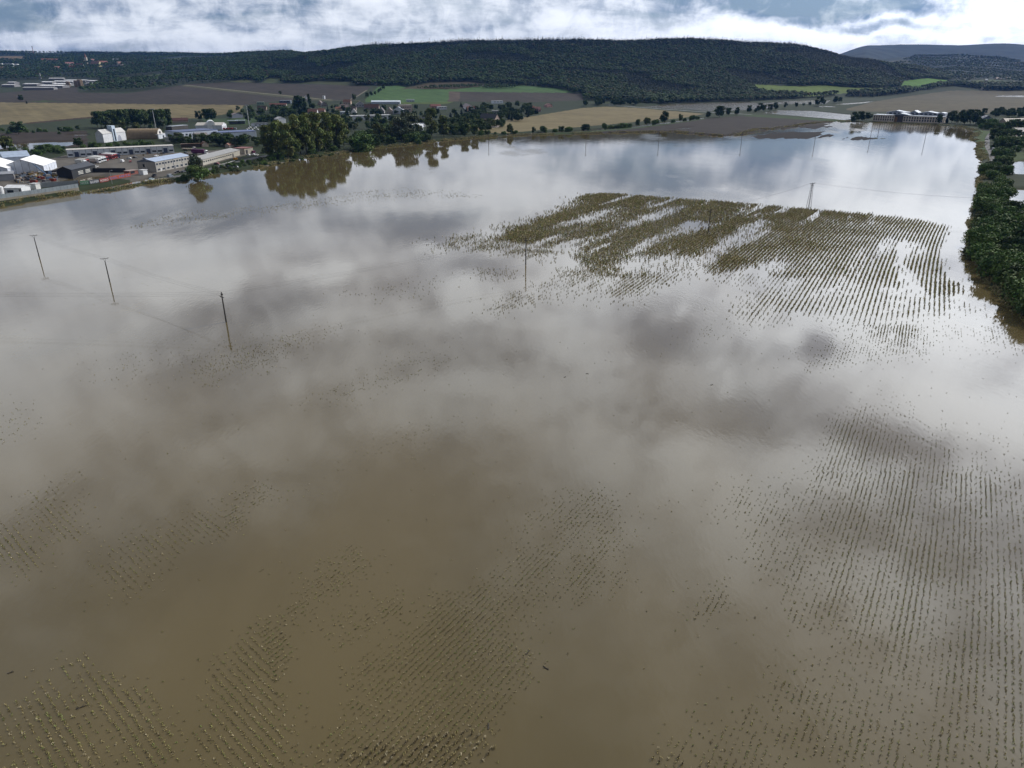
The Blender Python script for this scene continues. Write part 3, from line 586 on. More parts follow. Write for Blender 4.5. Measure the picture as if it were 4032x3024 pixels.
scatter(['reed_clump'], Q(zt, [(385, 560), (420, 560), (400, 700), (350, 850), (320, 1000), (300, 990), (330, 830), (370, 700)]), 40, (1.5, 2.6), 'low grassy clump at the waterline of the right bank', 'grass clumps of the right waterline', seed=13, name='grass_clump', cat='grass clump', mind=1.5)
scatter(['dark_tree', 'broadleaf_tree', 'dark_bush'], Q(zr, [(1640, 620), (2212, 560), (2400, 600), (2400, 1000), (2100, 960), (1900, 940), (1790, 900), (1800, 780), (1780, 690)]), 90, (6, 11), '{} from the left of the garden trees in the village on the right', 'garden trees of the right village', seed=14, mind=4)
scatter(['dark_bush', 'bush'], Q(zr, [(1830, 900), (2050, 960), (2060, 1050), (1980, 1100), (1800, 1060)]), 20, (3, 6), '{} from the left of the bushes between the right pond and the flood', 'bushes by the right pond', seed=15, name='bush', cat='bush')
scatter(['dark_tree', 'broadleaf_tree'], Q(zr, [(1700, 470), (2212, 430), (2400, 430), (2400, 520), (1900, 520)]), 70, (6, 11), '{} from the left in the tree belt behind the blue gabled house', 'tree belt behind the blue house', seed=16)

scatter(['dark_tree', 'broadleaf_tree', 'bush'], [(900, 445), (960, 425), (1010, 440), (1150, 430), (1230, 440), (1240, 470), (1130, 480), (1000, 480), (960, 470)], 45, (5, 11), '{} from the left in the gardens behind the meadow', 'garden trees behind the meadow', seed=17)
scatter(['dark_tree', 'broadleaf_tree', 'olive_tree'], [(1320, 480), (1420, 470), (1560, 475), (1680, 470), (1700, 500), (1500, 515), (1400, 520), (1340, 510)], 45, (7, 12), '{} from the left of the trees around the long white store', 'trees around the white store', seed=18)
scatter(['bush', 'dark_bush', 'grey_willow'], [(1040, 624), (1120, 616), (1240, 598), (1370, 574), (1372, 584), (1240, 608), (1120, 627), (1050, 634)], 30, (3, 6), '{} from the left of the undergrowth below the tall poplars', 'undergrowth below the poplars', seed=31, mind=2.5)
scatter(['bush', 'dark_bush', 'dark_tree'], [(0, 505), (200, 520), (340, 508), (345, 520), (150, 535), (0, 530)], 18, (3, 6), '{} from the left in the hedge beside the wet field', 'hedge beside the wet field', seed=19, name='bush', cat='bush')
scatter(['bush', 'dark_bush'], [(0, 620), (60, 600), (260, 588), (262, 606), (120, 618), (20, 640)], 22, (3, 6), '{} from the left of the bushes between puddles and marquees', 'bushes behind the marquees', seed=20, name='bush', cat='bush')
scatter(['dark_tree', 'broadleaf_tree'], [(2290, 412), (2480, 405), (2660, 400), (2700, 404), (2480, 414), (2300, 420)], 40, (9, 15), '{} from the left of the trees along the foot of the forest', 'trees at the forest foot', seed=22, mind=6)

# ------------------------------------------------------------------ woods: far masses, one object each
def wood(name, polys, ylo, yhi, step, label, h=(9, 15), conif=.2, tints=((.042, .076, .018), WDRK, WGRN, (.036, .066, .018), WOLV), faces=24, minz=None, holes=True, xr=(-2600, 3400)):
    g = np.random.default_rng(len(name))
    ys = np.arange(ylo, yhi, step); xs = np.arange(xr[0], xr[1], step)
    X, Y = np.meshgrid(xs, ys); X = (X + g.uniform(-.5, .5, X.shape) * step).ravel(); Y = (Y + g.uniform(-.5, .5, Y.shape) * step).ravel()
    m = np.abs(X) < Y * .82; X, Y = X[m], Y[m]
    Z = T0(X, Y); px, py = project(X, Y, Z)
    m = np.zeros(X.shape, bool)
    for p in polys: m |= inpoly(px, py, p)
    if holes:
        for nm, poly, c in FIELDS: m &= ~inpoly(px, py, poly)
    if minz: m &= Z > minz
    X, Y, Z = X[m], Y[m], Z[m]; n = len(X)
    if n == 0: return
    mix = fbm(X / 160, Y / 160, 3); con = (g.random(n) < conif * np.clip((mix - .2) * 3, 0, 2.2)) | ((Z > 165) & (g.random(n) < .6)) | (fbm(X / 210 + 40, Y / 210, 3) > .60)
    H = g.uniform(*h, n) * (1 + .35 * (mix - .5)); H = np.where(con, H * np.where(Z > 165, g.uniform(1.2, 1.75, n), 1.1), H); Rr = np.where(con, H * .17, H * g.uniform(.30, .42, n))
    k = faces
    d = g.normal(size=(n, k, 3)); d /= np.linalg.norm(d, axis=2)[..., None]; d[..., 2] = np.abs(d[..., 2]) * 1.1 - .15
    t = g.random((n, k)); rad = np.where(con[:, None], (1 - t) * 1.25, np.sqrt(np.clip(1 - (d[..., 2]) ** 2, 0, 1)) * .85 + .1)
    ang = g.random((n, k)) * 6.283
    z = np.where(con[:, None], .12 + .86 * t, .62 + .36 * d[..., 2])
    P = np.stack([X[:, None] + np.cos(ang) * rad * Rr[:, None], Y[:, None] + np.sin(ang) * rad * Rr[:, None], Z[:, None] + z * H[:, None]], 2)
    nn = np.stack([np.cos(ang) * rad, np.sin(ang) * rad, d[..., 2] + .95], 2) + g.normal(size=(n, k, 3)) * .18; nn /= np.linalg.norm(nn, axis=2)[..., None]
    u = np.cross(nn, g.normal(size=(n, k, 3))); u /= np.linalg.norm(u, axis=2)[..., None]; w = np.cross(nn, u)
    s = (Rr[:, None] * np.where(con[:, None], .55 * (1.25 - t), .52) * g.uniform(.7, 1.2, (n, k)))[..., None]
    V = np.stack([P - u * s, P - w * s * .8, P + u * s, P + w * s * .8], 2).reshape(-1, 3)
    tt = np.array(tints)[g.integers(0, len(tints), n)]; tt[con] = np.array((.016, .030, .018))
    tt = tt * (.55 + .9 * fbm(X / 60, Y / 60, 3))[:, None] * g.uniform(.78, 1.22, (n, 1)); au = g.random(n) < .03; tt[au] = np.array((.075, .06, .025))
    col = (tt[:, None, :] * g.uniform(.85, 1.15, (n, k, 1))).reshape(-1, 3)
    me = np_mesh(name, V, np.arange(n * k * 4).reshape(-1, 4), [LEAF], col)
    tag(link(name, me), label, 'woodland', None, 'stuff'); print(name, n)
HILLW = [(905, 312), (1000, 325), (1165, 328), (1385, 321), (1395, 337), (1500, 337), (1568, 340), (1640, 346), (1760, 353), (1860, 330), (1914, 337), (2060, 342), (2262, 368), (2300, 395), (2340, 404), (2480, 412), (2560, 410), (2800, 402), (2960, 398), (3130, 390), (3190, 384), (3280, 380), (3300, 372), (3200, 372), (3000, 360), (2921, 332), (3100, 337), (3372, 346), (3545, 346), (3560, 320), (3650, 310), (3720, 322), (3760, 300), (3760, 270), (3600, 248), (3400, 214), (3100, 172), (2600, 150), (2200, 145), (1900, 160), (1400, 178), (1250, 198), (1150, 205), (905, 220)]
wood('forest', [HILLW], 1880, 3750, 8.0, 'dark mixed forest covering the long hill across the valley', xr=(-1300, 2600))
wood('ridge_spruces', [HILLW], 2500, 3750, 24, 'tall dark spruces standing above the forest along the ridge', h=(13, 19), conif=9, faces=26, minz=150, xr=(-1300, 2600))
LEFTW = [(-200, 205), (300, 210), (700, 202), (910, 202), (1280, 196), (1280, 216), (910, 312), (1000, 325), (740, 331), (500, 368), (310, 364), (430, 318), (240, 308), (-200, 330)]
wood('woodland', [LEFTW], 2050, 5700, 17, 'dark woods and tree belts on the far slopes at the left', h=(10, 16), conif=.1, faces=20, xr=(-4200, -300))
VALW = [(3332, 383), (3440, 383), (3560, 368), (3668, 352), (3700, 345), (3760, 338), (3860, 352), (3880, 360), (4100, 355), (4100, 330), (3860, 325), (3840, 336), (3740, 326), (3700, 335), (3640, 348), (3560, 349), (3520, 360), (3420, 366), (3332, 370)]
wood('tree_belt', [VALW], 2300, 3400, 9, 'belt of dark trees crossing the valley right of the hill', h=(11, 18), xr=(900, 2600))
wood('valley_wood', [[(3470, 270), (3540, 242), (3650, 204), (3800, 197), (3920, 208), (4110, 232), (4110, 335), (3760, 335), (3700, 300)]], 3300, 6300, 22, 'scattered dark woods on the rounded hill at the far right', h=(12, 16), conif=.1, faces=16, xr=(1800, 4700))
wood('riverside_copse', [[(1915, 335), (1990, 336), (2050, 345), (1960, 352), (1900, 350)], [(1640, 352), (1700, 344), (1900, 338), (1900, 345), (1700, 352)]], 1950, 2500, 8, 'low copse on the rough mound below the hill', h=(5, 9), conif=0, holes=False, xr=(-500, 300))

# ------------------------------------------------------------------ buildings
GLASS = mat('window_glass', (.03, .04, .055), .12, .2, .5, 0, .6)
WHITE = (.74, .76, .78); CREAM = (.62, .56, .46); GREYP = (.36, .38, .40); DKGREY = (.06, .065, .07); BLUEROOF = (.30, .37, .50)
RED = (.15, .055, .038); BROWN = (.10, .06, .046); ORANGE = (.20, .095, .055); DKROOF = (.075, .06, .055); NAVY = (.04, .06, .14); PALEB = (.50, .57, .66)
def gnd(p):
    return float(terrain(np.array([p.x]), np.array([p.y]))[0])
def frame(FL, FR, BL=None, depth=None):
    a = ground_at(*FL); b = ground_at(*FR); u = Vector((b.x - a.x, b.y - a.y, 0)); w = u.length; u.normalize(); v = Vector((-u.y, u.x, 0))
    if BL is not None: depth = max(4, (ground_at(*BL) - a).dot(v))
    a.z = min(a.z, b.z); return a, math.atan2(u.y, u.x), w, depth
def hall(name, label, FL, FR, depth=None, BL=None, wall=5, ridge=None, along='x', wc=WHITE, rc=GREYP, wins=(), cat='building', group=None, over=.35, parent=None, width=None, chimney=None, wallrough=.7):
    a, rz, w, d = frame(FL, FR, BL, depth)
    if width: w = width
    o = thing(name, label, cat, a, rz, group)
    wm_, rm = paint(wc, wallrough), paint(rc, .55); z0 = -2.0
    if ridge is None:
        box(0, w, 0, d, z0, wall).build('wall', wm_, o); rf = box(-over, w + over, -over, d + over, wall + .003, wall + .35).build('roof', rm, o)
    else:
        if along == 'x':
            MB().prism([(0, z0), (d, z0), (d, wall), (d / 2, ridge), (0, wall)], 0, w, 'x').build('wall', wm_, o); k = (ridge - wall) / (d / 2); c = .06
            rf = MB().prism([(-over, wall - k * over + c), (d / 2, ridge + c), (d + over, wall - k * over + c), (d + over, wall - k * over + c + .22), (d / 2, ridge + c + .24), (-over, wall - k * over + c + .22)], -over, w + over, 'x').build('roof', rm, o)
        else:
            MB().prism([(0, z0), (w, z0), (w, wall), (w / 2, ridge), (0, wall)], 0, d, 'y').build('wall', wm_, o); k = (ridge - wall) / (w / 2); c = .06
            rf = MB().prism([(-over, wall - k * over + c), (w / 2, ridge + c), (w + over, wall - k * over + c), (w + over, wall - k * over + c + .22), (w / 2, ridge + c + .24), (-over, wall - k * over + c + .22)], -over, d + over, 'y').build('roof', rm, o)
    for wi in wins: opening(o, w, d, *wi)
    if chimney: box(w * chimney - .4, w * chimney + .4, d * .55, d * .55 + .7, (ridge or wall) - .9, (ridge or wall) + 1.2).build('chimney', paint((.3, .2, .16)), rf)
    return o, w, d
def opening(o, w, d, face, u, z, ww, hh, nm='window', m=None, frame_c=None):
    t = .06; m = m or GLASS
    if face == 'f': b = box(u, u + ww, -t, -.004, z, z + hh)
    elif face == 'r': b = box(w + .004, w + t, u, u + ww, z, z + hh)
    else: b = box(-t, -.004, u, u + ww, z, z + hh)
    p = b.build(nm, m, o)
    if frame_c and face == 'f':
        f = MB(); e = .16
        f.box(u - e, u, -t * 1.6, -.004, z - e, z + hh + e); f.box(u + ww, u + ww + e, -t * 1.6, -.004, z - e, z + hh + e)
        f.box(u, u + ww, -t * 1.6, -.004, z + hh, z + hh + e); f.box(u, u + ww, -t * 1.6, -.004, z - e, z)
        f.build('frame', paint(frame_c), p)
    return p
def winrow(face, n, u0, step, z, ww, hh, nm='window', m=None, fc=None): return [(face, u0 + i * step, z, ww, hh, nm, m, fc) for i in range(n)]

# white marquee halls
def marquee(label, FL, FR, BR, wall, ridge, wc, rc):
    a = ground_at(*FL); b = ground_at(*FR); c = ground_at(*BR); v = Vector((c.x - b.x, c.y - b.y, 0)); d = v.length; v.normalize(); u = Vector((v.y, -v.x, 0)); w = 28.0; a = b - u * w
    o = thing('marquee', label, 'marquee', a, math.atan2(u.y, u.x), 'white marquee halls by the flood'); n = 6
    MB().prism([(0, -1), (w, -1), (w, wall), (w / 2, ridge), (0, wall)], 0, d, 'y').build('wall', paint(wc, .5), o)
    k = (ridge - wall) / (w / 2)
    MB().prism([(-.3, wall - .3 * k + .05), (w / 2, ridge + .05), (w + .3, wall - .3 * k + .05), (w + .3, wall - .3 * k + .2), (w / 2, ridge + .22), (-.3, wall - .3 * k + .2)], -.3, d + .3, 'y').build('roof', paint(rc, .4), o)
    for i in range(1, n): x = w * i / n; h = wall + k * min(x, w - x) ; box(x - .12, x + .12, -.09, -.003, 0, h - .1).build('rib', paint((.20, .22, .25)), o)
    for i in range(1, 5): y = d * i / 5; box(w + .003, w + .09, y - .08, y + .08, 0, wall - .1).build('rib', paint((.55, .56, .58)), o)
    box(w + .003, w + .08, d * .38, d * .38 + 2.2, 0, 2.6).build('door', paint((.35, .36, .38)), o)
    return o, w, d
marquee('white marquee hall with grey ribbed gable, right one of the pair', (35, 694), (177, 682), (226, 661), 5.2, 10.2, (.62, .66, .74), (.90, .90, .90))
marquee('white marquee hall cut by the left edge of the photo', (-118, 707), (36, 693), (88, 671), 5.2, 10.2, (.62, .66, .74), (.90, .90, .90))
hall('storage_hall', 'hall with blue grey roof directly behind the white marquees', (20, 652), (125, 645), 24, wall=6, ridge=9.5, along='x', wc=PALEB, rc=(.36, .44, .56))
hall('storage_shed', 'low shed with dark red roof behind the marquees', (28, 618), (105, 612), 8, wall=3.5, wc=(.4, .36, .36), rc=(.11, .035, .035))
o, w, d = hall('workshop', 'black gabled workshop with white slatted shutters beside the marquee', (229, 700), (287, 699), BL=(262, 676), wall=5.0, ridge=7.2, along='y', wc=(.025, .028, .032), rc=(.04, .045, .055))
o2, w2, d2 = o, w, d
for u_ in (d * .25, d * .55):
    for k in range(3): opening(o, w, d, 'r', u_, .9 + k * .9, d * .2, .42, 'shutter', paint((.6, .6, .56)))
hall('open_shed', 'open scrap shed with flat grey roof in front of the marquees', (-40, 716), (60, 712), 18, wall=4.2, wc=(.30, .31, .33), rc=(.20, .21, .23))
hall('site_cabin', 'white cabin with glazed roof behind the grey panel fence', (22, 765), (88, 762), 9, wall=3.2, ridge=4.4, along='x', wc=(.66, .68, .70), rc=(.74, .76, .78), wins=[('f', 1.5, .4, 4, 1.6), ('f', 9, .4, 1.2, 2.2, 'door')])
hall('brick_hut', 'small white hut at the corner of the scrap yard', (144, 748), (162, 744), 4, wall=3.4, wc=(.62, .62, .6), rc=(.5, .5, .5))
# white row of garages
a, rz, w, d = frame((268, 621), (687, 602), None, 12)
o = thing('garage_row', 'long white row of garages with dark blue doors across the yard', 'building', a, rz)
box(0, w, 0, 12, -1, 6.2).build('wall', paint((.60, .64, .68)), o); box(-.3, w + .3, -.3, 12.3, 6.203, 6.5).build('roof', paint((.55, .52, .48)), o)
n = 18
for i in range(n):
    x = w * (i + .5) / n
    if i % 3 == 1: opening(o, w, 12, 'f', x - w / n * .36, .1, w / n * .72, 4.4, 'garage_door', paint((.05, .065, .11), .4))
    else: opening(o, w, 12, 'f', x - w / n * .36, 1.3, w / n * .72, 1.5, 'window')
    if i: box(x - w / n / 2 - .15, x - w / n / 2 + .15, -.12, -.004, 0, 6.2).build('downpipe', paint((.16, .18, .21)), o)
# white hall with stair tower
o, w, d = hall('tower_hall', 'white gabled hall with a tall stair tower, left of the arched hangar', (411, 563), (499, 552), BL=(357, 566), wall=9, ridge=13, along='x', wc=(.66, .68, .71), rc=(.50, .50, .49))
box(w * .42, w * .56, -.8, d * .55, -1, 16.5).build('tower', paint((.52, .62, .74)), o); box(w * .46, w * .52, -.9, -.804, .5, 13).build('tower_window', GLASS, o)
MB().prism([(w * .70 + 3.2 * math.cos(t) - 0, .2 + 6.0 * math.sin(t)) for t in np.linspace(0, math.pi, 12)], -.07, -.004, 'y').build('arched_door', paint((.34, .37, .44)), o)
# arched hangar
a, rz, w, d = frame((500, 549), (622, 548), None, 20)
o = thing('arched_hangar', 'half round hangar with rusty brown corrugated roof', 'hangar', a, rz); hgr = 9.5
prof = [(d / 2 - d / 2 * math.cos(t), 1.2 + hgr * math.sin(t)) for t in np.linspace(0, math.pi, 18)]
MB().prism([(0, -1)] + prof + [(d, -1)], 0, w, 'x').build('shell', paint((.20, .155, .10), .8), o)
for i in range(26):
    x = w * (i + .3) / 26; MB().prism([(y_ if True else 0, z_ + .02) for y_, z_ in prof] + [(y_ + (y_ - d / 2) * .015, z_ * 1.018 + .05) for y_, z_ in prof[::-1]], x, x + w / 52, 'x').build('rib', paint((.27, .21, .14), .8), o)
MB().prism([(.3, 0)] + [(d / 2 - (d / 2 - .3) * math.cos(t), 1.2 + (hgr - .3) * math.sin(t)) for t in np.linspace(0, math.pi, 14)] + [(d - .3, 0)], w + .01, w + .12, 'x').build('end_wall', paint((.62, .60, .56)), o)
box(w + .125, w + .2, d * .35, d * .65, 0, 8).build('door', paint((.04, .04, .05)), o)
# two storey office with blue roof
o, w, d = hall('office_block', 'two storey grey office block with blue metal roof by the flooded road', (617, 680), (752, 652), 15, wall=7.6, ridge=9.4, along='x', wc=(.36, .345, .31), rc=(.34, .41, .54),
               wins=winrow('f', 13, 1.0, 3.62, 4.9, 2.3, 1.5, fc=(.6, .6, .6)) + winrow('f', 8, 2.0, 5.8, .9, 3.0, 1.5, fc=(.62, .62, .62)) + [('l', 9, 3.6, 1.6, 2.2), ('f', 5.6, .1, 1.2, 2.3, 'door', paint((.6, .62, .64))), ('f', 23.0, .1, 1.2, 2.3, 'door', paint((.1, .11, .14)))])
for i in range(5): box(w * i / 4 - .14, w * i / 4 + .14, -.15, -.004, 0, 7.5).build('downpipe', paint((.08, .10, .16)), o)
MB().quad((-.05, 0, 7.4), (-.05, 15, 7.4), (-.05, 7.5, 9.35)).build('gable_trim', paint((.12, .15, .2)), o)
hall('long_shed', 'long low beige shed with grey roof right of the office block', (800, 652), (946, 612), 16, wall=4.4, ridge=6.0, along='x', wc=(.42, .40, .35), rc=(.30, .30, .295), wins=winrow('f', 14, 1.5, 4.3, 2.1, 2.6, 1.0) + [('f', 62, .1, 3, 3, 'garage_door', paint((.07, .07, .08)))])
hall('garage', 'small garage with red flat roof at the end of the long shed', (965, 609), (998, 603), 12, wall=5, wc=(.42, .39, .33), rc=(.20, .06, .045), wins=[('f', 1.5, .2, 3, 3.4, 'garage_door', paint((.05, .05, .055)))])
hall('market_stall', 'small flat roofed kiosk with red front beside the office block', (512, 690), (545, 684), 5, wall=2.6, wc=(.24, .09, .07), rc=(.30, .22, .19), wins=[('f', 1, .8, 4, 1.6)])
hall('tyre_kiosk', 'white box kiosk between red kiosk and office block', (566, 691), (583, 688), 4, wall=3.2, wc=(.70, .72, .74), rc=(.6, .6, .6))
# white and blue factory and neighbours
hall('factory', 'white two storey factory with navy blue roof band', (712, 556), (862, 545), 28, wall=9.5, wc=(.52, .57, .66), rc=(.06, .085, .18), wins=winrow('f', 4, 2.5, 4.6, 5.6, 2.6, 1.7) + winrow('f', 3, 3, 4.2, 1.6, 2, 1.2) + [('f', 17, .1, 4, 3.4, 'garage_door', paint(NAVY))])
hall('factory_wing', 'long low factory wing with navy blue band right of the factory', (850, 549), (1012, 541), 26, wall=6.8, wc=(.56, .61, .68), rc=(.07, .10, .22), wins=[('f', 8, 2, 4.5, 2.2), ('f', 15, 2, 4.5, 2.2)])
hall('gabled_annex', 'grey roofed annex with white gable in front of the factory', (778, 560), (824, 558), 14, wall=6.5, ridge=9, along='x', wc=(.66, .67, .68), rc=(.21, .19, .18), wins=[('r', 2, 1.2, 2, 3.4, 'door'), ('r', 6, 1.2, 2, 3.4)])
hall('warehouse', 'white warehouse with a rounded skylight ridge behind the factory', (772, 512), (876, 511), 24, wall=5.5, ridge=8.5, along='x', wc=(.66, .69, .74), rc=(.48, .46, .42), wins=winrow('r', 4, 3, 5, 1, 1.6, 3.2))
a, rz, w, d = frame((818, 512), (850, 511), None, 14); o = thing('roof_light', 'white curved roof of the hall behind the factory', 'building', a, rz)
MB().prism([(w / 2 - w / 2 * math.cos(t), 7 + 4.5 * math.sin(t)) for t in np.linspace(0, math.pi, 10)] + [(w, 0), (0, 0)], 0, 22, 'y').build('barrel_roof', paint((.78, .79, .80), .4), o)
hall('open_shelter', 'flat roofed open shelter with grey roof behind the arched hangar', (678, 513), (742, 507), 10, wall=4.5, wc=(.08, .075, .07), rc=(.36, .40, .45))
hall('container_office', 'white container office at the right end of the arched hangar', (626, 548), (660, 543), 7, wall=5, wc=(.62, .66, .72), rc=(.6, .6, .6), wins=[('f', 8, 0, 2.4, 3.4, 'door')])
hall('container_store', 'beige flat container behind the garages', (650, 558), (732, 560), 7, wall=4.2, wc=(.50, .49, .44), rc=(.44, .44, .41))
hall('house', 'low house with dark red roof at the dark grove', (668, 484), (742, 482), 9, wall=3, ridge=6.5, wc=(.35, .28, .24), rc=(.10, .05, .045), group='village houses', chimney=.7)
for i, (x, y) in enumerate(((918, 490), (947, 489))):
    p = ground_at(x, y); o = thing('stand_shelter', ('left' if i == 0 else 'right') + ' one of two dark shelters with blue flat roofs on the sports ground', 'shelter', p, .15, 'sports ground shelters')
    box(-7, 7, -4, 4, 5.2, 5.6).build('roof', paint((.34, .40, .48)), o)
    for sx in (-6, 6):
        for sy in (-3.4, 3.4): MB().tube((sx, sy, -.3), (sx, sy, 5.2), .15).build('post', paint(DKGREY), o)
    box(-6, 6, 3.2, 3.5, 0, 4).build('back_panel', paint((.12, .13, .15)), o)
hall('club_house', 'low white club house with dark roof right of the floodlight mast', (996, 499), (1057, 497), 10, wall=4, wc=(.52, .55, .60), rc=(.05, .05, .06), wins=winrow('f', 4, 3, 5.5, 1.2, 2.5, 1.4))
hall('white_house', 'white flat block half hidden behind the poplars', (1098, 495), (1128, 494), 12, wall=9, ridge=11.5, along='y', wc=(.66, .68, .7), rc=(.42, .42, .42))
hall('white_house', 'white wall showing between the crowns of the poplars', (1152, 497), (1178, 496), 12, wall=9, wc=(.74, .76, .8), rc=(.5, .5, .5))
hall('brick_shed', 'dark blue shed with brown gable above the meadow', (914, 467), (958, 464), 10, wall=5, ridge=8, along='y', wc=(.20, .22, .27), rc=(.17, .13, .12))
hall('garden_hut', 'small hut with orange roof in the trees by the long shed', (798, 580), (822, 578), 6, wall=2.6, ridge=5, along='y', wc=(.5, .42, .34), rc=(.24, .12, .08))
hall('garden_hut', 'tiny hut with pink roof under the trees behind the long shed', (903, 583), (924, 580), 5, wall=2.4, ridge=4, wc=(.4, .34, .28), rc=(.30, .15, .11))
hall('timber_rack', 'long brown timber roof behind the purple trailer', (714, 582), (790, 580), 5, wall=3.2, wc=(.07, .05, .04), rc=(.15, .095, .065))

